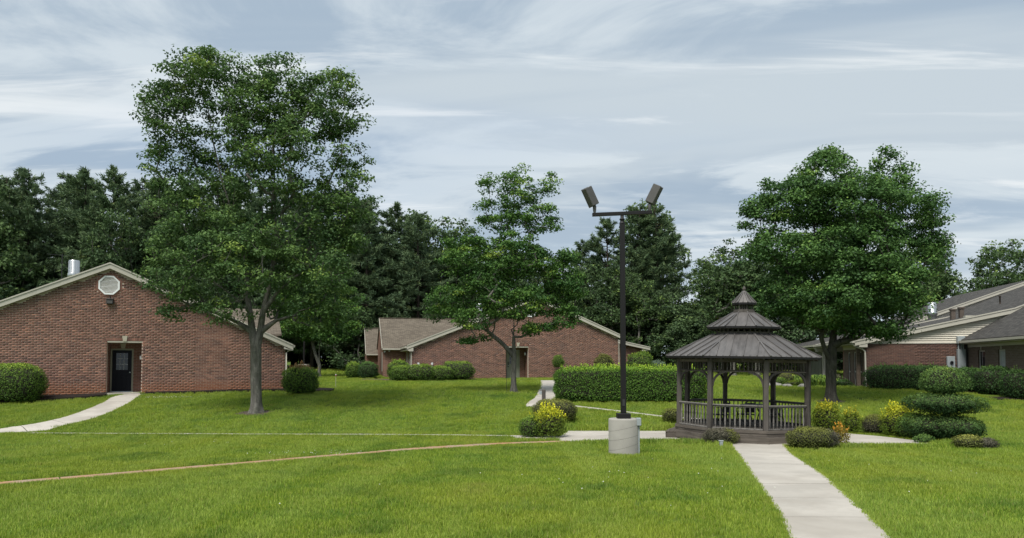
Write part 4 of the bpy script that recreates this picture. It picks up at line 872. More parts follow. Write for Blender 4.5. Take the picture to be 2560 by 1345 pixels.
def broad_tree(name, label, x, y, lobes, stems, r, leafm, barkm, nclump, lpc, cr, size, group=None, flare=True, flat=.5, minr=.012, cat='tree', shell=.45, zfrac=.14):
    z = tz(y); T = thing(name, label, cat, (x, y, z), 0, group); tg = lobe_points(lobes, nclump, shell)
    arr, par, rad = skeleton(stems, tg, r, minr, zfrac=zfrac)
    # stems taper from the foot up
    me = limb_mesh('trunk', arr, par, rad, (0, 0, 0, r*1.02, .7) if flare else None); me.materials.append(M(barkm)); shared(me, 'trunk', T)
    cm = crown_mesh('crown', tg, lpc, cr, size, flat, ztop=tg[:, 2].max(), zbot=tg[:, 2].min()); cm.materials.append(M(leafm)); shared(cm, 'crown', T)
    return T
def L(dx, z, rx, rz, dy=0, ry=None, w=1): return (dx, dy, z, rx, ry or rx, rz, w)
# --- maple in front of the left building
lob = [L(-2.15, 13.4, 1.9, 1.5, 0, None, 1.6), L(.55, 13.3, 1.55, 1.55, .3, None, 1.6), L(2.75, 12.7, 1.55, 1.5, 0, None, 1.6), L(-3.45, 12.1, 1.25, 1.4, -.5, None, 1.4), L(-3.7, 10.6, 1.25, 1.0, .5), L(3.4, 10.4, 1.2, 1.8, .3), L(3.8, 8.8, 1.05, 1.1, -.3),
       L(-.3, 11.9, 2.2, 1.1, .3, 2.2, 1.1), L(.9, 10.7, 1.9, 1.0, -1.0, 1.6, 1.2), L(-1.3, 10.5, 1.6, .9, 1.0, 1.5, 1.0), L(-2.3, 9.2, 1.7, .8, .2, 2.0, 1.0), L(1.9, 9.1, 1.7, .8, 0, 2.0, .95), L(.1, 9.4, 1.3, .6, -.8, 1.5, .55), L(-3.5, 9.0, 1.0, 1.0, 0, 1.2), L(3.7, 7.6, 1.0, 1.0, 0, 1.2),
       L(-1.9, 7.5, 2.3, 1.25, .6, 2.6), L(1.3, 7.5, 2.4, 1.2, .6, 2.6), L(-2.6, 5.8, 1.75, 1.3, -.4, 2.0), L(2.35, 5.8, 1.6, 1.5, -.2, 2.0), L(-.2, 6.0, 2.0, 1.4, -1.4, 1.6), L(0, 6.2, 2.0, 1.3, 1.8, 1.5),
       L(-3.0, 4.35, 1.0, .65, -.4), L(2.65, 4.0, 1.25, .95, -.2), L(-1.3, 4.05, 1.2, .45, -.8, 1.2, .7), L(.9, 4.3, 1.2, .5, 1.2, 1.2, .7), L(3.2, 6.9, .9, .9, .4), L(-3.6, 7.1, .8, .8, 0)]
lobes_l = [(a, b, c, d, e_, f_, w_) for a, b, c, d, e_, f_, w_ in lob]
st = [(None, [(0, 0, 0), (.0, 0, .7), (-.03, .0, 1.5), (-.05, 0, 2.7)]), (3, [(-.20, 0, 3.3), (-.33, .05, 4.1), (-.5, .1, 5.0), (-.75, .1, 6.4), (-1.1, .2, 8), (-1.6, .1, 9.6), (-2.0, 0, 11.4), (-2.2, 0, 12.8)]), (3, [(.10, .05, 3.3), (.22, .0, 4.1), (.45, .05, 5.2), (.7, .1, 6.6), (.9, .1, 8.2), (1.3, .1, 10), (1.7, .1, 11.6), (2.0, 0, 12.8)]),
      (14, [(.55, .5, 7.4), (.4, .7, 9.2), (.4, .5, 11), (.5, .3, 12.8)]), (7, [(-1.6, .3, 7.2), (-2.5, .2, 8.6), (-3.1, .1, 10.2)]), (15, [(1.7, -.2, 7.6), (2.6, -.2, 8.8), (3.1, 0, 10)]), (13, [(.8, -.05, 4.9), (1.5, -.1, 5.5), (2.2, -.15, 6.0)]), (5, [(-.95, -.1, 4.75), (-1.7, -.2, 5.3), (-2.5, -.3, 5.8)]), (12, [(.7, .1, 3.75), (1.5, .1, 4.0), (2.3, 0, 4.2)]), (4, [(-.8, -.1, 3.7), (-1.7, -.2, 4.1), (-2.7, -.3, 4.4)])]
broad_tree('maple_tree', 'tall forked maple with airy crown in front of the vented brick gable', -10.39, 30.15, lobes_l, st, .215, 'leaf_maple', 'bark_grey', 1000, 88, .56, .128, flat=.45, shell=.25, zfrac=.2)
# --- maple in front of the centre building
lob = [L(.1, 10.2, 1.15, .95), L(-1.35, 10.6, .45, .7), L(1.75, 10.55, .42, .75), L(-.75, 9.0, 1.15, .95, .3), L(1.25, 8.75, 1.15, .85, -.3), L(.3, 11.1, .4, .5), L(-2.3, 6.9, 1.4, 1.25), L(-3.2, 7.1, .75, .75), L(.0, 6.8, 1.8, 1.3, -.7, 1.7), L(.2, 7.0, 1.6, 1.2, 1.2, 1.3), L(2.2, 6.6, 1.1, .8, .2),
       L(2.35, 5.5, 1.2, 1.05), L(3.05, 5.4, .6, .7), L(-3.1, 4.7, 1.2, .85), L(-1.9, 3.75, 1.2, .7, -.6), L(.1, 4.5, 1.8, 1.0, -1.2, 1.3), L(.2, 4.6, 1.8, .9, 1.4, 1.3), L(2.35, 3.85, 1.15, .7), L(-2.1, 2.75, .65, .4, -.3), L(-3.9, 3.9, .45, .4), L(1.1, 3.2, .9, .35, -.8), L(-1.3, 5.6, 1.2, .9, -.6)]
st = [(None, [(0, 0, 0), (.0, 0, .8), (.02, 0, 1.8), (0, 0, 2.8), (.03, .02, 4), (.0, 0, 5.4), (-.05, 0, 7), (.0, .05, 8.6), (.05, 0, 10)]), (5, [(.5, 0, 6.6), (.9, .1, 7.8), (1.3, .1, 9)]), (2, [(-.5, -.1, 2.4), (-1.1, -.2, 2.9), (-1.8, -.3, 3.4)])]
T = broad_tree('maple_tree', 'smaller maple with slim pale trunk beside the walk to the grey door', .08, 37.35, lob, st, .135, 'leaf_maple2', 'bark_grey', 560, 92, .52, .128, flat=.42, shell=.35)
MB().tube([(-.35, -.25, -.2), (-.35, -.25, 1.15)], .012, 6).build('stake', 'dark_metal', T)
# --- maple beside the right building
lob = [L(.1, 10.35, 1.45, 1.1), L(2.9, 10.3, .75, 1.05), L(-1.85, 9.2, 1.45, 1.2), L(-3.1, 8.4, .8, 1.2), L(.95, 8.75, 2.3, 1.5, -.9, 1.9), L(.9, 8.8, 2.2, 1.5, 1.5, 1.8), L(3.75, 8.7, 1.3, 1.35), L(4.9, 8.6, .5, .6), L(-2.1, 6.7, 1.55, 1.2, -.4), L(.6, 6.5, 2.3, 1.5, -1.5, 1.8), L(.6, 6.5, 2.3, 1.5, 1.7, 1.8), L(3.5, 6.6, 1.5, 1.5), L(4.6, 7.2, .7, .9),
       L(-2.2, 4.9, 1.4, 1.0), L(-.6, 4.6, 1.6, 1.0, -1.6, 1.5), L(1.2, 4.5, 1.9, 1.1, 1.0, 1.6), L(3.1, 4.6, 1.35, 1.0, -.2), L(.9, 3.45, 1.5, .5, -1.0), L(2.4, 3.2, .65, .45, -.7), L(-1.0, 3.7, 1.0, .5, -.6), L(1.3, 5.4, 1.5, .9, -2.0, 1.2), L(-3.3, 6.9, .55, .4), L(.3, 11.5, .35, .35), L(2.8, 11.35, .3, .45)]
st = [(None, [(0, 0, 0), (.0, 0, .8), (.04, 0, 1.7), (.1, 0, 2.5), (.2, 0, 3.4)]), (4, [(.0, .2, 4.5), (-.3, .2, 6), (-.6, .1, 8), (-.5, 0, 9.8)]), (4, [(.7, .1, 4.6), (1.3, .1, 6), (2.0, .1, 7.8), (2.6, 0, 9.6)]), (4, [(.4, -.3, 4.8), (.6, -.4, 6.6), (.7, -.2, 8.6)]), (2, [(-.25, -.1, 2.25), (-.5, -.2, 2.9), (-.9, -.2, 3.7)])]
broad_tree('maple_tree', 'dense round maple standing between the gazebo and the cream sided building', 14.41, 33.5, lob, st, .225, 'leaf_maple3', 'bark_dark', 900, 115, .62, .135, flat=.45)

# --- pines of the wood behind, a few shapes shared by many trees
def pine_meshes(seed, H, W_, crown0):
    g = np.random.default_rng(seed); pts, dirs, limbs_a, limbs_p, limbs_r = [], [], [], [], []
    nz = 14; lean = g.normal(0, .25, 2)
    for k in range(nz+1): u = k/nz; limbs_a.append((lean[0]*u*u*2, lean[1]*u*u*2, H*u)); limbs_p.append(k-1); limbs_r.append(.21*(1-u)**.8+.02)
    tr_ = np.array(limbs_a); nb = 120
    for b in range(nb):
        u = crown0+(1-crown0)*((b+g.random())/nb); h = H*u*.985; tpos = np.array([np.interp(h, tr_[:, 2], tr_[:, i]) for i in range(3)]); node = int(min(nz, round(u*nz)))
        prof = (1-u)**.62*1.05+.10; prof *= min(1, .55+(u-crown0)*3.5); ln = W_*prof*g.uniform(.55, 1.12); a = g.uniform(0, 6.283); up = g.uniform(-.05, .28)+.35*max(0, u-.75)
        dr = np.array([math.cos(a), math.sin(a), up]); tip = tpos+dr*ln; mid_ = tpos+dr*ln*.55+np.array([0, 0, -.05*ln]); tip[2] += .10*ln
        limbs_a += [tuple(tpos), tuple(mid_), tuple(tip)]; i0 = len(limbs_a)-3; limbs_p += [node, i0, i0+1]; limbs_r += [.045, .03, .012]
        m = max(6, int(ln*6.0))
        for q in range(m):
            s = g.uniform(.25, 1.05); p = tpos*(1-s)+tip*s if s > 1 else (tpos+(mid_-tpos)*s/.55 if s < .55 else mid_+(tip-mid_)*(s-.55)/.45); side = np.array([-math.sin(a), math.cos(a), 0])*g.normal(0, .28)*ln*.5*(1.15-s*.4)
            pts.append(p+side+np.array([0, 0, g.normal(.04, .10)])); dirs.append(dr+side*.6/max(ln, .3)+np.array([0, 0, .35]))
    pts = np.array(pts); dirs = unit(np.array(dirs)); nn = 15; P_ = np.repeat(pts, nn, 0); D = unit(np.repeat(dirs, nn, 0)*.8+g.normal(size=(len(P_), 3))*.62)
    ln = g.uniform(.26, .52, len(P_))[:, None]; sd = unit(np.cross(D, g.normal(size=D.shape)))*.062; b0 = P_+g.normal(size=P_.shape)*.10
    v = np.stack([b0-sd, b0+sd, b0+D*ln], 1).reshape(-1, 3); f = np.arange(len(v)).reshape(-1, 3)
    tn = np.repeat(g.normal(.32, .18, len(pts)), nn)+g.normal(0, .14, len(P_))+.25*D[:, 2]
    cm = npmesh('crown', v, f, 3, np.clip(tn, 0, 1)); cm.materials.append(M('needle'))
    tm = limb_mesh('trunk', np.array(limbs_a), np.array(limbs_p), np.array(limbs_r)); tm.materials.append(M('bark_pine')); return tm, cm
PINES = [pine_meshes(s, 20.0, w_, c0) for s, w_, c0 in ((1, 5.2, .10), (2, 4.7, .14), (3, 5.8, .08), (4, 5.0, .16), (5, 4.4, .10))]
def pine(x, y, h, kind, label, group, wide=1.0):
    T = thing('pine_tree', label, 'tree', (x, y, tz(y)), random.uniform(0, 6.28), group); k = h/20; T.scale = (k*wide, k*wide, k)
    shared(PINES[kind][0], 'trunk', T); shared(PINES[kind][1], 'crown', T)
def wood_meshes(seed, H, W_, leafm, barkm='bark_grey', nclump=210, lpc=44, cr=.85, size=.30, bottom=.18):
    global rng
    keep_ = rng; rng = np.random.default_rng(seed); lob = []
    for k in range(13):
        u = rng.uniform(bottom, .9); r = W_*(.55 if u > .75 else .75)*rng.uniform(.55, .8); a = rng.uniform(0, 6.283); q = W_*(1-.75*max(0, u-.5))*rng.uniform(.15, .62)
        lob.append((q*math.cos(a), q*math.sin(a), u*H, r, r, r*.72))
    lob.append((0, 0, H*.9, W_*.4, W_*.4, H*.09)); tg = lobe_points(lob, nclump, .6)
    st = [(None, [(0, 0, 0), (.1, 0, H*.15), (0, .1, H*.3), (.15, .1, H*.5), (0, 0, H*.72)])]
    arr, par, rad = skeleton(st, tg, .022*H, .02); tm = limb_mesh('trunk', arr, par, rad, None, 5); tm.materials.append(M(barkm))
    cm = crown_mesh('crown', tg, lpc, cr, size, .6, .8, tg[:, 2].max(), tg[:, 2].min()); cm.materials.append(M(leafm)); rng = keep_; return tm, cm
WOODS = [wood_meshes(21, 14, 4.2, 'leaf_wood'), wood_meshes(22, 14, 3.6, 'leaf_wood'), wood_meshes(23, 14, 4.8, 'leaf_wood', bottom=.1)]
UNDER = [wood_meshes(31, 7, 3.4, 'leaf_under', nclump=150, cr=.7, size=.26, bottom=.06), wood_meshes(32, 7, 3.0, 'leaf_under', nclump=150, cr=.7, size=.26, bottom=.04)]
def wtree(x, y, h, kind, label, group, pool=None, wide=1.0, name='broadleaf_tree'):
    pool = pool or WOODS; H0 = 14 if pool is WOODS else 7
    T = thing(name, label, 'tree', (x, y, tz(y)), random.uniform(0, 6.28), group); k = h/H0; T.scale = (k*wide, k*wide, k)
    shared(pool[kind % len(pool)][0], 'trunk', T); shared(pool[kind % len(pool)][1], 'crown', T)
# skyline heights follow the photograph's wood
LP, LB, LU = 'tall dark pine in the wood behind the vented brick gable', 'broadleaf tree among the pines behind the vented brick gable', 'dark shrubby tree at the edge of the wood behind the brick buildings'
for i, (x, y, h) in enumerate([(-60, 70, 19), (-54.5, 71, 19.5), (-50, 73, 18.5), (-46, 70, 19.3), (-42, 72, 20.0), (-38.3, 70, 19.5), (-34.5, 72, 19), (-31, 71, 18.5), (-27, 73, 19), (-23.5, 72, 18.5), (-20, 74, 18), (-62, 79, 21), (-56, 80, 20.3), (-48.5, 80, 21), (-40, 81, 20.8), (-32.5, 80, 20), (-25, 81, 19.5), (-58, 75, 19), (-52, 76, 20), (-44, 76, 20.3), (-36.5, 76, 19.8), (-29, 76, 19), (-66, 74, 19), (-22, 77, 18.5)]):
    pine(x, y, h, i % 5, LP, 'pines behind the vented brick gable', random.uniform(.9, 1.15))
for i, (x, y, h) in enumerate([(-51.5, 67, 17.6), (-47.8, 68, 18.6), (-57, 66, 16.5), (-36, 67, 15)]): wtree(x, y, h, i, LB, 'broadleaf trees in the wood behind the vented gable', None, .8)
for i, x in enumerate(np.arange(-74, -2, 6.0)): wtree(x, 88+random.uniform(-2, 3), random.uniform(15, 17) if x < -22 else random.uniform(12.5, 14.5), i, 'broadleaf tree deep in the wood behind the brick buildings', 'trees deep in the wood', None, 1.35)
LP2 = 'dark layered pine of the wood behind the shingled wings'
for i, (x, y, h) in enumerate([(-17.5, 76, 17.6), (-14.5, 74, 17.0), (-12.0, 77, 17.3), (-9.5, 75, 16.0), (-16, 82, 19), (-19.5, 79, 18.5)]): pine(x, y, h, (i+2) % 5, LP2, 'pines behind the shingled wings', 1.1)
for i, (x, y, h) in enumerate([(-8.0, 80, 16.6), (-5, 79, 16.2), (-10.8, 83, 18.2), (-1.5, 80, 14), (2.2, 78, 13.2), (5.5, 79, 13)]): wtree(x, y, h, i, 'leafy broadleaf tree rising behind the centre brick roof', 'broadleaf trees behind the centre roof', None, 1.0)
for i, (x, y, h) in enumerate([(10.0, 76, 15.6), (12.6, 78, 17.0), (15.3, 77, 17.2), (8.0, 79, 13.8)]): pine(x, y, h, (i+1) % 5, 'spreading dark pine behind the twin floodlight pole', 'pines behind the floodlight pole', 1.15)
for i, (x, y, h) in enumerate([(14.6, 82, 18.9), (16.2, 83, 18.6)]): wtree(x, y, h, i, 'bright green treetop rising over the pines near the floodlight pole', 'green treetops over the pines', None, .8)
for i, (x, y, h) in enumerate([(9.5, 70, 10.5), (12.2, 71, 9.5), (7.2, 72, 10.5)]): wtree(x, y, h, i+1, 'mid green leafy tree behind the right end of the centre building', 'leafy trees behind the centre building end', None, 1.1)
for i, (x, y, h) in enumerate([(19.0, 70, 11.2), (21.5, 73, 13.0), (24.5, 74, 13.4), (18.2, 64, 8.2)]): wtree(x, y, h, i, 'light green leafy tree standing behind the gazebo roof', 'leafy trees behind the gazebo', None, 1.1)
for i, (x, y, h) in enumerate([(28.5, 76, 12), (33, 74, 12.5), (37, 72, 12.8), (41, 74, 12.6), (44.5, 76, 13), (47.5, 73, 12.2), (51, 76, 13.5), (56, 78, 13), (35, 80, 12), (61, 78, 13)]): wtree(x, y, h, i, 'dark green tree beyond the cream sided building roofs', 'trees beyond the cream sided building', None, 1.1)
for i, x in enumerate(np.arange(-60, -8, 4.6)): wtree(x+random.uniform(-1, 1), random.uniform(63, 69) if x < -27 else random.uniform(80, 84), random.uniform(5.5, 8), i, LU, 'undergrowth at the edge of the wood', UNDER, 1.2, 'understory_tree')
for i, (x, y, h) in enumerate([(-27, 84, 8), (-30, 80, 8), (-22.5, 86, 7.5), (-18, 86, 8), (-25, 90, 9), (-20, 90, 9), (-32, 86, 9), (-13.5, 73, 6.5), (-15.5, 74, 6), (-14.5, 70, 6)]): wtree(x, y, h, i, LU, 'undergrowth at the edge of the wood', UNDER, 1.25, 'understory_tree')
for i, (x, y, h) in enumerate([(13.5, 72, 6.5), (15.5, 70, 6.5), (17, 73, 7.5), (19.5, 76, 7), (22.5, 70, 6), (25.5, 70, 7), (28, 70, 7.5), (31, 69, 7), (11, 75, 7), (14.8, 67, 4.6), (17.5, 68, 5)]): wtree(x, y, h, i, 'dark shrubby tree in the shade behind the clipped hedge', 'undergrowth behind the hedge', UNDER, 1.25, 'understory_tree')
# young tree between the two brick buildings
lob = [L(.0, 4.6, 2.2, 1.4), L(-1.4, 6.2, 2.0, 1.4), L(1.3, 5.8, 1.9, 1.4), L(.0, 7.8, 2.0, 1.4), L(-1.9, 3.9, 1.3, .9), L(1.8, 3.8, 1.3, 1.0), L(-.4, 3.4, 1.5, .7), L(1.0, 3.1, 1.0, .6)]
st = [(None, [(0, 0, 0), (.05, 0, .9), (.0, 0, 1.9), (.1, 0, 3.2), (.1, 0, 4.6), (0, 0, 6.2)]), (1, [(-.3, 0, 1.8), (-.55, 0, 2.8), (-.8, 0, 3.8)])]
broad_tree('young_tree', 'slim pale trunked young tree between the two brick buildings', -14.6, 56.0, lob, st, .13, 'leaf_maple2', 'bark_pale', 420, 70, .55, .16, zfrac=.25)
# pair of pale trunks seen through the gazebo
for i, (x, y, h) in enumerate([(17.3, 58, 9), (19.35, 58.5, 9.5)]):
    lob = [L(0, h*.62, 2.2, 1.6), L(-1.2, h*.8, 1.8, 1.4), L(1.2, h*.8, 1.8, 1.3), L(0, h*.92, 1.4, 1.0)]
    broad_tree('shade_tree', 'straight pale trunked tree standing in line with the gazebo openings', x, y, lob, [(None, [(0, 0, 0), (0, 0, 1), (.05, 0, 2.2), (0, 0, 3.6), (0, 0, h*.7)])], .20, 'leaf_wood', 'bark_pale', 150, 50, .7, .24, 'pale trunked trees beyond the gazebo')

# ------------------------------------------------------------------ shrubs
def shell_pts(n, rx, ry, h, p=2.4, lump=.05, z0=.0, flat=0.0, seed=0):
    """points on a clipped dome or block standing on the ground, with outward normals"""
    d = unit(rng.normal(size=(n*5, 3))); a = np.abs(d)**p; q_ = d*((a.sum(1))**(-1/p))[:, None]; nq = np.abs(q_)**(p-1); w_ = np.sqrt((nq[:, 0]*ry*h)**2+(nq[:, 1]*rx*h)**2+(nq[:, 2]*rx*ry*1.9)**2)
    d = d[rng.choice(len(d), n, replace=False, p=w_/w_.sum())]; d[:, 2] = np.where(d[:, 2] < -.75, -d[:, 2], d[:, 2]); a = np.abs(d)**p
    k = (a[:, 0]+a[:, 1]+a[:, 2])**(-1/p); q = d*k[:, None]; nr = unit(np.sign(q)*np.abs(q)**(p-1)+1e-6)
    w = 1+lump*(np.sin(q[:, 0]*7+seed)*np.sin(q[:, 1]*6+1.7*seed)+np.sin(q[:, 2]*8+seed*2.1+q[:, 0]*4))
    out = q*w[:, None]*np.array([rx, ry, h*.52]); out[:, 2] += h*.48; return out, nr
def shrub(name, label, cat, x, y, rx, ry, h, leafm, n, size, p=2.3, depth=.10, lump=.05, group=None, rough=.55, topgain=.3, rz=0.0, part2=None, spikes=0, z=None, inner=True):
    zz = tz(y) if z is None else z; T = thing(name, label, cat, (x, y, zz), rz, group); sd = random.uniform(0, 9)
    q, nr = shell_pts(n, rx, ry, h, p, lump, seed=sd); dep = rng.random(n)**1.6*depth; jit = rng.normal(size=(n, 3))*depth*.25
    pos_ = q-nr*dep[:, None]+jit; keep_ = pos_[:, 2] > .01; pos_, nr2, dep = pos_[keep_], nr[keep_], dep[keep_]
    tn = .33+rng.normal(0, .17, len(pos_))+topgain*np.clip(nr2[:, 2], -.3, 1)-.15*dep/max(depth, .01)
    if spikes:                                        # unclipped new shoots
        k = spikes; a, b = shell_pts(k, rx, ry, h, p, lump, seed=sd); up = b[:, 2] > .35; a, b = a[up], b[up]; m_ = 7; u = np.tile(np.linspace(.2, 1, m_), len(a))
        ln = np.repeat(rng.uniform(.08, .24, len(a)), m_)*u; A = np.repeat(a, m_, 0)+np.repeat(unit(b*.4+np.array([0, 0, 1])+rng.normal(size=b.shape)*.25), m_, 0)*ln[:, None]
        pos_ = np.concatenate([pos_, A]); nr2 = np.concatenate([nr2, rng.normal(size=A.shape)]); tn = np.concatenate([tn, .75+.25*u+rng.normal(0, .1, len(A))])
    nn = nr2+rng.normal(size=nr2.shape)*rough
    if part2 is None:
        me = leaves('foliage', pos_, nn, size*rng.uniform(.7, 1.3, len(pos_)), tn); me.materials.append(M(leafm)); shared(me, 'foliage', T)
    else:
        f2, nrm2, nm2 = part2; s_ = (pos_@np.array(nrm2[:3]))+rng.normal(0, .06, len(pos_)) > nrm2[3]
        for nm_, mk, mm in (('foliage', ~s_, leafm), (nm2, s_, f2)):
            if mk.sum() > 3: me = leaves(nm_, pos_[mk], nn[mk], size*rng.uniform(.7, 1.3, mk.sum()), tn[mk]); me.materials.append(M(mm)); shared(me, nm_, T)
    if inner:  # added solid hull against see-through, the shaded inside put into its dark colour
        bm = bmesh.new(); bmesh.ops.create_icosphere(bm, subdivisions=3, radius=1)
        for v in bm.verts:
            d = v.co.normalized(); k = (abs(d.x)**p+abs(d.y)**p+abs(d.z)**p)**(-1/p); v.co = Vector((d.x*k*(rx-depth*.8), d.y*k*(ry-depth*.8), d.z*k*(h*.52-depth*.8)+h*.48))
        me = bpy.data.meshes.new('dark_core'); bm.to_mesh(me); bm.free(); me.materials.append(M('core_shade')); shared(me, 'dark_core', T)
    return T
# hedges
shrub('hedge', 'long clipped bright green box hedge behind the lamp pole', 'hedge', 5.4, 34.0, 3.42, .95, 1.46, 'leaf_hedge', 42000, .062, 9, .15, .014, topgain=.5, spikes=520, rough=.6)
shrub('hedge', 'clipped dark green hedge below the red brick of the sided gable', 'hedge', 21.05, 39.4, 2.15, .75, 1.25, 'leaf_hedge_dark', 12000, .07, 5, .14, .03, topgain=.25, spikes=60, rz=R(-4))
shrub('hedge', 'dark hedge clump beside the electric trunking', 'hedge', 23.45, 38.1, .85, .7, 1.15, 'leaf_hedge_dark', 4500, .07, 3.2, .14, .05, topgain=.25, spikes=20)
shrub('hedge', 'dark rounded hedge block below the wing windows', 'hedge', 23.75, 36.4, .95, .8, 1.30, 'leaf_hedge_dark', 5500, .07, 3.5, .14, .05, topgain=.25, spikes=20)
shrub('hedge', 'dark hedge block farthest from the electric trunking', 'hedge', 24.0, 34.6, .95, .85, 1.32, 'leaf_hedge_dark', 5500, .07, 3.5, .14, .05, topgain=.25, spikes=20)
# by the left building
shrub('round_shrub', 'big clipped dome shrub against the left brick wall', 'shrub', -22.75, 33.35, 1.62, .95, 1.70, 'leaf_bush', 15000, .062, 2.9, .10, .03, topgain=.5)
shrub('round_shrub', 'loose rounded shrub with reddish shoots at the brick corner', 'shrub', -10.3, 36.1, .84, .8, 1.38, 'leaf_bush', 6500, .075, 2.4, .14, .06, spikes=60, topgain=.35, part2=('leaf_redtip', (.0, .0, 1.0, 1.30), 'reddish_shoots'))
# by the centre building
RB = 'clipped green shrub of the row under the centre brick wall'
for i, (x, y, rx, ry, h, lb) in enumerate([(-11.6, 54.2, .55, .55, 1.15, 'small shrub at the far left wing of the centre building'), (-10.4, 53.6, .72, .62, 1.2, 'rounded dark shrub before the shingled wing corner'), (-7.75, 50.6, .75, .6, 1.35, 'tall loose shrub beside the downspout of the centre building'), (-7.4, 49.2, .68, .62, 1.05, 'low dome shrub ending the row by the downspout'), (-6.1, 49.2, .95, .7, 1.12, 'broad clipped shrub under the white wall boxes'), (-4.75, 49.6, .85, .7, 1.0, 'low clipped shrub in the middle of the row by the brick wall'), (-3.7, 50.4, 1.15, .9, 1.32, 'largest clipped shrub ending the row toward the grey door')]):
    shrub('round_shrub', lb, 'shrub', x, y, rx, ry, h, 'leaf_bush' if i not in (1,) else 'leaf_hedge_dark', 4200, .07, 2.7, .12, .05, 'shrubs along the centre building', topgain=.45, spikes=30 if i in (0, 2) else 0)
shrub('round_shrub', 'dark twiggy dome shrub against the brick behind the hedge', 'shrub', 6.75, 54.3, .72, .6, 1.75, 'leaf_olive', 3800, .075, 2.4, .16, .05, topgain=.2)
shrub('round_shrub', 'bright loose shrub by the low right wing of the centre building', 'shrub', 9.9, 57.5, 1.05, .9, 1.85, 'leaf_bush', 5200, .08, 2.3, .16, .07, spikes=60)
shrub('round_shrub', 'grey green shrub trailing off beside the low right wing', 'shrub', 11.4, 58.5, .8, .7, 1.2, 'leaf_bluegreen', 2600, .08, 2.2, .16, .07)
T = shrub('vase_shrub', 'vase shaped shrub with bare stems beside the grey door', 'shrub', 3.35, 53.6, .42, .4, .95, 'leaf_bush', 2600, .06, 2.2, .14, .06, topgain=.2, z=tz(53.6)+.75)
m = MB()
for k in range(9): a = k*.7; m.tube([(.05*math.cos(a), .05*math.sin(a), -.8), (.14*math.cos(a), .14*math.sin(a), -.2), (.28*math.cos(a), .28*math.sin(a), .5)], [.02, .015, .008], 5)
m.build('stems', 'bark_grey', T)
# round the gazebo
shrub('round_shrub', 'wide clipped olive dome behind the yellow leaved shrub', 'shrub', 1.62, 28.2, .84, .8, .82, 'leaf_olive', 8500, .038, 2.5, .07, .03, topgain=.35)
shrub('gold_shrub', 'yellow leaved shrub at the lawn corner by the clay stained walk', 'shrub', 1.2, 24.15, .54, .46, .92, 'leaf_yellowgreen', 3200, .06, 2.2, .16, .10, spikes=130, topgain=.5, part2=('leaf_yellow', (-.1, 0, 1, .60), 'yellow_shoots'))
shrub('round_shrub', 'dark green dome leaning on the yellow leaved shrub', 'shrub', .66, 24.35, .44, .42, .66, 'leaf_bush', 3600, .042, 2.4, .08, .04, topgain=.4)
shrub('round_shrub', 'small olive dome beside the gazebo entry step', 'shrub', 6.05, 28.0, .38, .36, .50, 'leaf_olive', 2400, .04, 2.4, .08, .04)
shrub('round_shrub', 'half brown low shrub before the gazebo left of the front walk', 'shrub', 6.22, 22.15, .52, .42, .46, 'leaf_brown', 3800, .034, 2.3, .10, .06, part2=('leaf_olive', (1, 0, 0, .15), 'green_foliage'))
shrub('round_shrub', 'low mounded shrub half bare at the edge of the front walk', 'shrub', 8.48, 21.0, .72, .55, .58, 'leaf_olive', 8000, .034, 2.3, .07, .03, topgain=.3, part2=('leaf_brown', (1, 0, -.2, .28), 'bare_twigs'))
shrub('small_shrub', 'small orange leaved shrub beside the half bare mound', 'shrub', 9.5, 21.5, .24, .22, .52, 'leaf_orange', 700, .055, 2.0, .14, .1, spikes=40, inner=False)
shrub('gold_shrub', 'tall gold leaved shrub touching the right side of the gazebo', 'shrub', 10.95, 25.9, .50, .46, .98, 'leaf_gold', 2600, .062, 2.2, .16, .10, spikes=90, topgain=.4)
shrub('gold_shrub', 'small open yellow green shrub beyond the patio pad', 'shrub', 11.75, 25.7, .32, .3, .72, 'leaf_yellowgreen', 1400, .058, 2.2, .14, .1, spikes=70)
shrub('round_shrub', 'dark brownish dome between the two yellow shrubs', 'shrub', 12.45, 25.5, .42, .4, .66, 'leaf_brown', 3800, .036, 2.3, .08, .04, part2=('leaf_olive', (0, -.2, 1, .45), 'green_top'))
shrub('gold_shrub', 'brightest yellow shrub beside the cloud pruned tree', 'shrub', 12.75, 24.5, .56, .48, .98, 'leaf_yellowgreen', 3600, .058, 2.3, .14, .08, spikes=100, topgain=.5, part2=('leaf_yellow', (0, 0, 1, .62), 'yellow_shoots'))
shrub('round_shrub', 'rounded green shrub tucked under the cloud pruned tree', 'shrub', 12.85, 23.75, .52, .46, .80, 'leaf_bush', 4600, .045, 2.4, .10, .05, topgain=.4)
shrub('round_shrub', 'low pale green shrub with grey bare half on the right lawn', 'shrub', 12.85, 20.95, .42, .34, .36, 'leaf_olive', 2600, .04, 2.3, .08, .05, topgain=.5)
shrub('round_shrub', 'grey bare twigged mound leaning on the low pale shrub', 'shrub', 13.28, 20.85, .34, .28, .28, 'leaf_brown', 1900, .034, 2.2, .08, .05)
shrub('small_shrub', 'low green needle shrub at the pad corner under the cloud pruned tree', 'shrub', 12.4, 22.4, .28, .24, .24, 'leaf_pom', 1100, .05, 2.1, .10, .06)
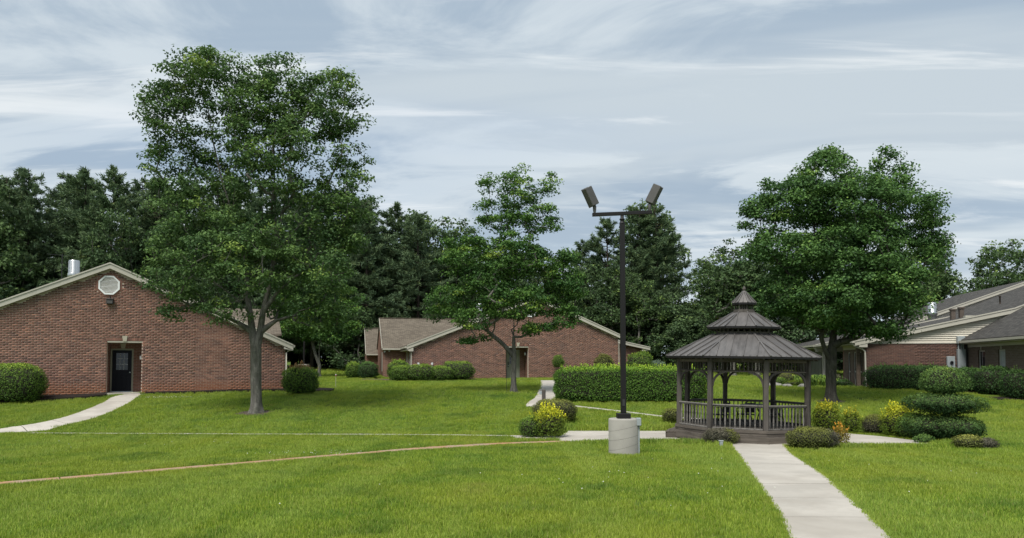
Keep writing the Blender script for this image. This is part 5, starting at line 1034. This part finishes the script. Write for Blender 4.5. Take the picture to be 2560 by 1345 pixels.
# cloud pruned tree
T = thing('topiary_tree', 'three tier cloud pruned evergreen on a crooked trunk', 'tree', (13.5, 23.2, tz(23.2)))
def tier(rx, ry, zc, rz_, n, key, dome=False, lean=0):
    d = unit(rng.normal(size=(n, 3))); p = 2.6; a = np.abs(d)**p; k = (a.sum(1))**(-1/p); q = d*k[:, None]
    if dome: q[:, 2] = np.where(q[:, 2] < 0, q[:, 2]*.45, q[:, 2])
    ang = np.arctan2(q[:, 1], q[:, 0]); w = 1+.10*np.sin(ang*4+zc*3)+.07*np.sin(ang*9+zc)+.05*np.sin(ang*15+q[:, 2]*5); q2 = q*np.array([rx, ry, rz_])*np.stack([w, w, np.ones(n)], 1); nr = unit(q/np.array([rx, ry, rz_])); dep = rng.random(n)*.09
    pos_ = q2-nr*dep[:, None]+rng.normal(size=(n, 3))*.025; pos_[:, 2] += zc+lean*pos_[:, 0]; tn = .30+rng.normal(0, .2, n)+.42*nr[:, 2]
    me = leaves('foliage_tier', pos_, nr+rng.normal(size=(n, 3))*.6, .058*rng.uniform(.7, 1.3, n), tn, .4); me.materials.append(M(key)); o = shared(me, 'foliage_tier', T)
    bm = bmesh.new(); bmesh.ops.create_icosphere(bm, subdivisions=3, radius=1)  # added dark hull filling the tier, its colour stands in for inner shade
    for v in bm.verts: v.co = Vector((v.co.x*(rx-.13), v.co.y*(ry-.13), (v.co.z if (v.co.z > 0 or not dome) else v.co.z*.4)*(rz_-.07)+zc+lean*v.co.x*rx))
    me = bpy.data.meshes.new('dark_core'); bm.to_mesh(me); bm.free(); me.materials.append(M('core_shade')); shared(me, 'dark_core', o)
tier(1.08, .95, .42, .40, 11000, 'leaf_pomdark', lean=-.03); tier(1.03, .9, 1.15, .33, 9500, 'leaf_pomdark', lean=-.02); tier(.62, .6, 1.74, .56, 6500, 'leaf_pom', True)
MB().tube([(.05, 0, -.1), (0, 0, .3), (.08, 0, .8), (-.02, 0, 1.1), (.08, 0, 1.45), (-.05, 0, 1.75)], [.12, .11, .09, .09, .075, .05], 10).tube([(.05, 0, 1.42), (-.18, .05, 1.66), (-.3, .1, 1.85)], [.05, .04, .03], 8).build('trunk', 'bark_pine', T)
# at the right building's entry
shrub('round_shrub', 'spreading dome shrub on the bank left of the entry bed', 'shrub', 16.2, 44.0, .95, .8, .82, 'leaf_olive', 4200, .06, 2.2, .14, .10, topgain=.3)
shrub('small_shrub', 'bright green low shrub behind the pale bank rocks', 'shrub', 15.45, 43.0, .5, .45, .5, 'leaf_bush', 1800, .06, 2.2, .12, .08)
shrub('small_shrub', 'low yellow green ground cover in front of the dome shrub', 'shrub', 16.4, 42.6, .85, .4, .34, 'leaf_yellowgreen', 2200, .05, 2.3, .10, .08)
shrub('small_shrub', 'brown twiggy shrub below the tall windows', 'shrub', 18.9, 43.6, .6, .5, .62, 'leaf_brown', 2200, .06, 2.2, .16, .1)
shrub('small_shrub', 'dark low shrub at the foot of the brick pier', 'shrub', 18.7, 42.3, .7, .4, .4, 'leaf_hedge_dark', 1800, .06, 2.2, .12, .08)
def lily(x, y, n, h, label):
    v, f, tn = [], [], []; z = tz(y)
    for k in range(n):
        bx, by = random.gauss(0, .32), random.gauss(0, .22); a = random.uniform(0, 6.283); r = random.uniform(.2, .42); hh = h*random.uniform(.6, 1.1); wd = .014; dx, dy = math.cos(a), math.sin(a); nx, ny = -dy*wd, dx*wd; b = len(v); q = random.random()
        for s, zz in ((0, 0), (.35, hh*.75), (.75, hh), (1.15, hh*.72)): v += [(bx+dx*r*s-nx, by+dy*r*s-ny, zz), (bx+dx*r*s+nx, by+dy*r*s+ny, zz)]
        for i in range(3): f.append((b+2*i, b+2*i+1, b+2*i+3, b+2*i+2)); tn.append(q)
    me = npmesh('leaf_clump', np.array(v), np.array(f), 4, np.array(tn)); me.materials.append(M('leaf_bush')); T = thing('lily_clump', label, 'plant', (x, y, z), 0, 'lily clumps along the entry bed'); shared(me, 'leaves', T)
for x, y in ((17.05, 42.4), (17.5, 42.7), (17.9, 42.2), (16.75, 43.2), (18.2, 43.0), (17.3, 43.6)): lily(x, y, 90, .62, 'arching strap leaved lily clump in the entry bed')
def rock(x, y, r, label):
    bm = bmesh.new(); bmesh.ops.create_icosphere(bm, subdivisions=2, radius=1)
    for v in bm.verts: v.co = Vector((v.co.x*r, v.co.y*r*.7, max(-.2, v.co.z*.45)*r))*random.uniform(.85, 1.12)
    me = bpy.data.meshes.new('rock'); bm.to_mesh(me); bm.free(); me.materials.append(M('rock')); o = bpy.data.objects.new('rock', me); C.objects.link(o); o.location = (x, y, tz(y)+.05); tag(o, label, 'rock')
rock(15.1, 42.6, .42, 'pale bank rock with the bright low shrub behind it'); rock(15.55, 41.9, .3, 'flat pale rock in the grass below the yellow ground cover'); rock(16.3, 41.4, .35, 'low pale rock lying farthest out on the bank')

# ------------------------------------------------------------------ gazebo
GX, GY = 7.53, 24.2; gz0 = tz(GY)+.02
G = thing('gazebo', 'weathered octagonal wooden gazebo with tiered brown metal roof', 'gazebo', (GX, GY, gz0), 0); G.rotation_euler = (0, R(1.0), R(-22.5))
def ov(r, k, z=0): a = R(-90-22.5+45*k); return Vector((r*math.cos(a), r*math.sin(a), z))       # vertex k; bay k lies between vertices k and k+1, bay 0 faces the front
def octo(r, ph=0): return [(ov(r, k).x, ov(r, k).y) for k in range(8)]
# base: a lower ring of boards, deck above
for k in range(8):
    for r, z0, z1, mt in ((2.42, 0.0, .215, 'weathered_board'), (2.22, .225, .30, 'weathered_board'), (2.235, .305, .395, 'weathered_board')):
        p, q = ov(r, k), ov(r, k+1); d = (q-p).normalized(); nrm = Vector((d.y, -d.x, 0)); ln = (q-p).length; ang = math.atan2(d.y, d.x); mid = (p+q)/2
        me = MB().bbox(-ln/2+.004, ln/2-.004, 0, .04, z0, z1, .005).mesh('skirt_board'); me.materials.append(M(mt)); shared(me, 'skirt_board', G, (mid.x, mid.y, 0), (0, 0, ang))
dk = MB().zprism(octo(2.37), .20, .224).build('base_deck', 'weathered_board', G)
for i in range(22):                                    # deck boards
    y = -2.02+i*.185; hw = min(2.02, 2.02+.84-abs(y)) if abs(y) > .84 else 2.02
    if abs(y+.08) < 2.05:
        hw = 2.02 if abs(y) < .84 else 2.02-(abs(y)-.84); hw = max(hw, .6); MB().bbox(-hw, hw, y, y+.178, .33, .372, .004).build('deck_board', 'weathered_board', G)
post = MB().bbox(-.068, .068, -.068, .068, .225, 2.50, .008).mesh('post'); post.materials.append(M('weathered_wood'))
PR = 2.10
for k in range(8):
    p = ov(PR, k); shared(post, 'post', G, p, (0, 0, R(-90-22.5+45*k)))
bl = (ov(PR, 1)-ov(PR, 0)).length-.136
prof = [(.019, .42), (.019, .52), (.026, .535), (.017, .55), (.024, .60), (.027, .66), (.022, .74), (.016, .82), (.024, .835), (.016, .85), (.021, .92), (.019, .98), (.019, 1.08)]
bal = MB().lathe(prof, 8).mesh('baluster'); bal.materials.append(M('pale_wood'))
sp_ = MB().lathe([(.015, 2.16), (.021, 2.22), (.014, 2.27), (.022, 2.29), (.014, 2.32), (.018, 2.38), (.015, 2.42)], 8).mesh('spindle'); sp_.materials.append(M('weathered_wood'))
toprail = MB().bbox(-bl/2, bl/2, -.055, .055, 1.10, 1.14, .008).bbox(-bl/2, bl/2, -.02, .02, 1.06, 1.10, .004).mesh('top_rail'); botrail = MB().bbox(-bl/2, bl/2, -.035, .035, .40, .44, .006).mesh('bottom_rail')
frrail = MB().bbox(-bl/2, bl/2, -.03, .03, 2.12, 2.16, .006).mesh('frieze_rail'); hdr = MB().bbox(-bl/2, bl/2, -.04, .04, 2.42, 2.54, .006).mesh('header_beam')
brk = MB()                                             # curved corner bracket, drawn in its bay's plane
th_ = [R(90*k/8) for k in range(9)]
brk.xzprism([(.43-.40*math.cos(a), -.43+.40*math.sin(a)) for a in th_]+[(max(.0, .43-.47*math.cos(a)), min(0, -.43+.47*math.sin(a))) for a in reversed(th_)], -.024, .024); brkm = brk.mesh('bracket')
for me in (toprail, botrail): me.materials.append(M('pale_wood'))
for me in (frrail, hdr): me.materials.append(M('weathered_board'))
brkm.materials.append(M('weathered_wood'))
for k in range(8):
    p, q = ov(PR, k), ov(PR, k+1); mid = (p+q)/2; d = (q-p).normalized(); ang = math.atan2(d.y, d.x); rot = (0, 0, ang)
    shared(frrail, 'frieze_rail', G, mid, rot); shared(hdr, 'header_beam', G, mid, rot)
    for i in range(12): t_ = -bl/2+.06+i*(bl-.12)/11; shared(sp_, 'spindle', G, mid+d*t_, rot)
    for s in (-1, 1): shared(brkm, 'bracket', G, mid-d*s*bl/2+Vector((0, 0, 2.12)), rot, (s, 1, 1))
    if k == 6: continue                                 # open entry bay on the left
    shared(toprail, 'top_rail', G, mid, rot); shared(botrail, 'bottom_rail', G, mid, rot)
    for i in range(10): t_ = -bl/2+.085+i*(bl-.17)/9; shared(bal, 'baluster', G, mid+d*t_, (0, 0, random.uniform(0, 1)))
# roofs of standing seam panels
def facet_panels(r0, z0, r1, z1, n, name):
    """panels of one facet (front one), shared by the eight facets"""
    c = math.cos(R(22.5)); a0, a1 = r0*c, r1*c; we, wt = r0*math.sin(R(22.5)), r1*math.sin(R(22.5)); Lh = a0-a1; Lz = z1-z0; S_ = math.hypot(Lh, Lz)
    nrm = Vector((0, -Lz/S_, Lh/S_)); pt = lambda x, v, o=0: Vector((x, -a0+Lh*v, z0+Lz*v))+nrm*o
    vm = lambda x: 1.0 if abs(x) <= wt else max(0, (we-abs(x))/(we-wt)); out = []
    for i in range(n):
        xa, xb = -we+2*we*i/n, -we+2*we*(i+1)/n; pl = [(xa, 0), (xb, 0)]
        if vm(xb) > 0: pl.append((xb, vm(xb)))
        for s in ((wt, -wt) if xb > 0 else (wt, -wt)):
            if xa < s < xb: pl.append((s, 1.0))
        if vm(xa) > 0: pl.append((xa, vm(xa)))
        m = MB(); nn = len(pl); vs = [pt(x, v)[:] for x, v in pl]+[pt(x, v, -.012)[:] for x, v in pl]
        m.add(vs, [tuple(range(nn)), tuple(range(2*nn-1, nn-1, -1))]+[(j, j+nn, (j+1) % nn+nn, (j+1) % nn) for j in range(nn)])
        for x, in ((xb,),) if i < n-1 else ():
            h = vm(x); w = .011
            vs = [pt(x-w, 0)[:], pt(x+w, 0)[:], pt(x+w, 0, .035)[:], pt(x-w, 0, .035)[:], pt(x-w, h)[:], pt(x+w, h)[:], pt(x+w, h, .035)[:], pt(x-w, h, .035)[:]]
            m.add(vs, [(0, 1, 2, 3), (7, 6, 5, 4), (0, 4, 5, 1), (1, 5, 6, 2), (2, 6, 7, 3), (3, 7, 4, 0)])
        if n > 3:                                       # low stiffening bead in the middle of the pan
            x = (xa+xb)/2; h = vm(x)*.96
            if h > .2: m.add([pt(x-.03, .01, .001)[:], pt(x, .01, .014)[:], pt(x+.03, .01, .001)[:], pt(x-.03, h, .001)[:], pt(x, h, .014)[:], pt(x+.03, h, .001)[:]], [(0, 1, 4, 3), (1, 2, 5, 4), (0, 2, 1)])
        me = m.mesh('roof_panel'); me.materials.append(M('roof_metal')); out.append(me)
    return out
def tier_roof(r0, z0, r1, z1, n, hipw):
    pm = facet_panels(r0, z0, r1, z1, n, 'roof_panel')
    for k in range(8):
        for me in pm: shared(me, 'roof_panel', G, (0, 0, 0), (0, 0, R(45*k)))
        p, q = ov(r0+.01, k, z0), ov(r1, k, z1); MB().bar(p+Vector((0, 0, .012)), q+Vector((0, 0, .012)), hipw, .03).build('hip_cap', 'roof_metal', G)
        a, b = ov(r0-.015, k, z0-.035), ov(r0-.015, k+1, z0-.035); MB().bar(a, b, .03, .06).build('eave_trim', 'bronze_paint', G)
tier_roof(2.54, 2.60, .98, 3.34, 5, .055)
tier_roof(1.21, 3.56, .33, 4.05, 3, .045)
tier_roof(.40, 4.36, .03, 4.74, 2, .03)
for k in range(8):                                     # rafter tails under the eave
    p, q = ov(2.42, k), ov(2.42, k+1)
    for i in range(6):
        t_ = p.lerp(q, (i+.5)/6); u = t_.normalized(); MB().bar(t_*.86+Vector((0, 0, 2.56)), t_*1.0+Vector((0, 0, 2.53)), .045, .085).build('rafter_tail', 'weathered_wood', G)
    a, b = ov(2.38, k, 2.60), ov(.9, k, 3.28); MB().bar(a, b, .05, .12).build('hip_rafter', 'weathered_wood', G)
# drum between the two lower roofs, lantern under the cap
MB().zprism(octo(.90), 3.28, 3.40).build('drum_sill', 'weathered_wood', G); MB().zprism(octo(1.05), 3.47, 3.55).build('drum_plate', 'weathered_wood', G)
for k in range(8):
    for i in range(4):
        t_ = ov(.93, k).lerp(ov(.93, k+1), (i+.5)/4); MB().bar((t_.x, t_.y, 3.40), (t_.x, t_.y, 3.47), .05, .05).build('drum_block', 'weathered_wood', G)
        t2_ = ov(1.12, k).lerp(ov(1.12, k+1), (i+.5)/4); MB().bar(t2_*.85+Vector((0, 0, 3.50)), t2_+Vector((0, 0, 3.50)), .06, .07).build('drum_bracket', 'weathered_wood', G)
    p = ov(.29, k); MB().bar((p.x, p.y, 4.14), (p.x, p.y, 4.34), .035, .035).build('lantern_post', 'weathered_wood', G)
    p, q = ov(.28, k), ov(.28, k+1)
    for i in (1, 2): c_ = p.lerp(q, i/3); MB().bar((c_.x, c_.y, 4.15), (c_.x, c_.y, 4.30), .018, .018).build('lantern_spindle', 'weathered_wood', G)
MB().zprism(octo(.345), 4.05, 4.14).build('lantern_sill', 'weathered_wood', G); MB().zprism(octo(.35), 4.30, 4.355).build('lantern_plate', 'weathered_wood', G); MB().zprism(octo(.16), 4.10, 4.33).build('lantern_core', 'weathered_wood', G)
MB().lathe([(.02, 4.70), (.05, 4.74), (.03, 4.77), (.055, 4.81), (.06, 4.84), (.035, 4.88), (.012, 4.93)], 12).build('finial', 'weathered_wood', G)
# entry step
st_ = thing('wooden_step', 'small weathered plank step at the open side of the gazebo', 'step', (5.30, 24.35, tz(24.35)+.02), R(-20))
for i in range(3): MB().bbox(-.20+i*.135, -.07+i*.135, -.5, .5, .185, .225, .005).build('tread_board', 'step_wood', st_)
MB().bbox(-.20, -.16, -.48, .48, 0, .183, .005).build('riser_board', 'step_wood', st_)
for a_ in (-.49, .45): MB().bbox(-.158, .2, a_, a_+.04, 0, .183, .005).build('side_board', 'step_wood', st_)
# iron furniture inside
def chair(x, y, rz, label):
    z = gz0+.375; T = thing('patio_chair', label, 'chair', (x, y, z), rz); T.scale = (.92, .92, .80)
    MB().bbox(-.24, .24, -.23, .23, .40, .44, .015).build('seat', 'chair_cloth', T)
    b = MB().tube([(-.23, .22, .42), (-.23, .27, .7), (-.19, .31, .92), (0, .33, 1.0), (.19, .31, .92), (.23, .27, .7), (.23, .22, .42)], .014, 8).build('back_frame', 'black_iron', T)
    MB().add([(-.20, .245, .50), (.20, .245, .50), (.18, .30, .90), (-.18, .30, .90), (-.20, .265, .50), (.20, .265, .50), (.18, .32, .90), (-.18, .32, .90)], [(0, 1, 2, 3), (7, 6, 5, 4), (0, 4, 5, 1), (1, 5, 6, 2), (2, 6, 7, 3), (3, 7, 4, 0)]).build('backrest', 'chair_cloth', T)
    for s in (-1, 1):
        MB().tube([(s*.25, .24, .66), (s*.28, .05, .68), (s*.28, -.14, .66), (s*.27, -.22, .58), (s*.24, -.18, .46), (s*.24, -.22, .42)], .014, 8).build('arm', 'black_iron', T)
        MB().tube([(s*.23, -.21, .41), (s*.25, -.24, .2), (s*.26, -.26, .0)], .014, 8).build('leg', 'black_iron', T); MB().tube([(s*.22, .2, .41), (s*.24, .24, .2), (s*.26, .3, .0)], .014, 8).build('leg', 'black_iron', T)
        MB().tube([(s*.24, -.22, .18), (s*.24, -.05, .26), (s*.24, .1, .22), (s*.24, .22, .14)], .010, 6).build('brace', 'black_iron', T)
chair(7.75, 24.6, R(180+12), 'black iron armchair with dark mesh back at the gazebo centre')
chair(6.85, 24.5, R(-75), 'black iron chair turned sideways near the gazebo entry')
chair(8.75, 24.7, R(80), 'black iron chair turned sideways on the right of the gazebo floor')
T = thing('patio_table', 'low round black iron table between the gazebo chairs', 'table', (7.75, 23.75, gz0+.375))
MB().lathe([(.42, .66), (.44, .67), (.44, .69), (.42, .70)], 24).build('table_top', 'black_iron', T)
for k in range(4): a = k*math.pi/2+.4; MB().tube([(.10*math.cos(a), .10*math.sin(a), .66), (.22*math.cos(a), .22*math.sin(a), .45), (.12*math.cos(a), .12*math.sin(a), .25), (.32*math.cos(a), .32*math.sin(a), 0)], .014, 8).build('leg', 'black_iron', T)

# ------------------------------------------------------------------ floodlight pole
lx, ly = lamp_c; lz = tz(ly)
P_ = thing('lamp_post', 'dark square pole with twin grey floodlights on a round concrete base', 'lamp post', (lx, ly, lz))
MB().lathe([(.385, -.3), (.385, .90), (.375, .925), (.355, .935)], 40).build('concrete_base', 'concrete_block', P_)
m = MB()
for z_, tl in ((.22, .10), (.45, .08), (.70, .09)):
    for q_ in range(40):
        a0, a1 = 2*math.pi*q_/40, 2*math.pi*(q_+1)/40; e_ = [(.3862*math.cos(a), .3862*math.sin(a), z_+tl*math.cos(a)+dz) for a, dz in ((a0, -.003), (a1, -.003), (a1, .003), (a0, .003))]; m.add(e_, [(0, 1, 2, 3)])
m.build('form_lines', 'form_line', P_)
MB().bbox(-.17, .17, -.16, .16, .936, 1.065, .012).build('base_cover', 'bronze_paint', P_)
pb, pt_ = .066, .062; vs = [(sx*r, sy*r, z) for r, z in ((pb, 1.06), (pt_, 6.00)) for sx, sy in ((-1, -1), (1, -1), (1, 1), (-1, 1))]
MB().add(vs, [(0, 1, 5, 4), (1, 2, 6, 5), (2, 3, 7, 6), (3, 0, 4, 7), (4, 5, 6, 7)]).build('pole', 'bronze_paint', P_)
MB().bbox(-.035, .035, -.078, -.066, 1.25, 1.42, .006).build('hand_hole_cover', 'dark_metal', P_)
MB().lathe([(.075, 6.0), (.075, 6.03), (.055, 6.035), (.055, 6.09), (.07, 6.10), (.07, 6.13), (.045, 6.14), (.045, 6.22)], 16).build('tenon', 'bronze_paint', P_)
aa = R(-2.4)
arm = MB().bbox(-.78, .78, -.045, .045, -.045, .045, .006).build('cross_arm', 'bronze_paint', P_); arm.location = (0, 0, 6.27); arm.rotation_euler = (0, aa, 0)
def head(s):
    bx = s*.72; bz = 6.27+.045+bx*.042
    MB().tube([(bx, 0, bz), (bx, 0, bz+.06), (bx, 0, bz+.16), (bx+s*.02, 0, bz+.22)], [.03, .042, .05, .045], 12).build('knuckle', 'lamp_housing', P_)
    h = MB().bbox(-.115, .115, -.085, .085, 0, .50, .014).build('floodlight_head', 'lamp_housing', P_); h.location = (bx+s*.0, 0, bz+.20); h.rotation_euler = (R(-4), R(s*27), R(30 if s < 0 else -28))
    MB().bbox(-.122, .122, .086, .104, -.01, .51, .005).build('door_frame', 'lamp_housing', h); MB().bbox(-.10, .10, .105, .110, .03, .47, .002).build('lens', 'glass', h)
head(-1); head(1)
MB().tube([(.37, -.15, -.1), (.37, -.15, .72), (.37, -.13, .80)], .022, 8).build('conduit', 'grey_metal_box', P_); MB().bbox(.30, .42, -.24, -.06, .76, .955, .01).build('junction_box', 'grey_metal_box', P_)

# ------------------------------------------------------------------ small things
T = thing('bollard', 'short round wooden post beside the walk to the grey door', 'bollard', (1.40, 32.75, tz(32.75))); MB().lathe([(.085, -.1), (.085, .60), (.075, .64), (.03, .66)], 14).build('post', 'weathered_wood', T); MB().bbox(-.19, -.08, -.05, .05, .42, .55, .01).build('outlet_box', 'grey_metal_box', T)
T = thing('marker_stake', 'thin pale marker stake with red and white tip in the lawn', 'stake', (-9.6, 40.4, tz(40.4))); MB().tube([(0, 0, -.05), (0, 0, .68)], .012, 6).build('rod', 'trim', T); MB().lathe([(.02, .66), (.035, .70), (.03, .76), (.01, .79)], 8).build('white_tip', 'pvc_white', T); MB().lathe([(.036, .69), (.038, .71), (.036, .73)], 8).build('red_band', 'red_tip', T)
T = thing('outlet_post', 'small white outlet box on a stub post by the gazebo walk', 'outlet box', (6.0, 21.35, tz(21.35))); MB().bbox(-.045, .045, -.045, .045, -.05, .15, .005).build('stub_post', 'grey_metal_box', T); MB().bbox(-.065, .065, -.05, .05, .151, .185, .008).build('cover', 'grey_metal_box', T)
T = thing('yard_light_post', 'dark pole on a square concrete block in the shade near the young tree', 'post', (-17.0, 60.5, tz(60.5))); MB().bbox(-.35, .35, -.35, .35, -.2, .9, .03).build('concrete_base', 'concrete_block', T); MB().bbox(-.06, .06, -.06, .06, .901, 5.0, .006).build('pole', 'bronze_paint', T)
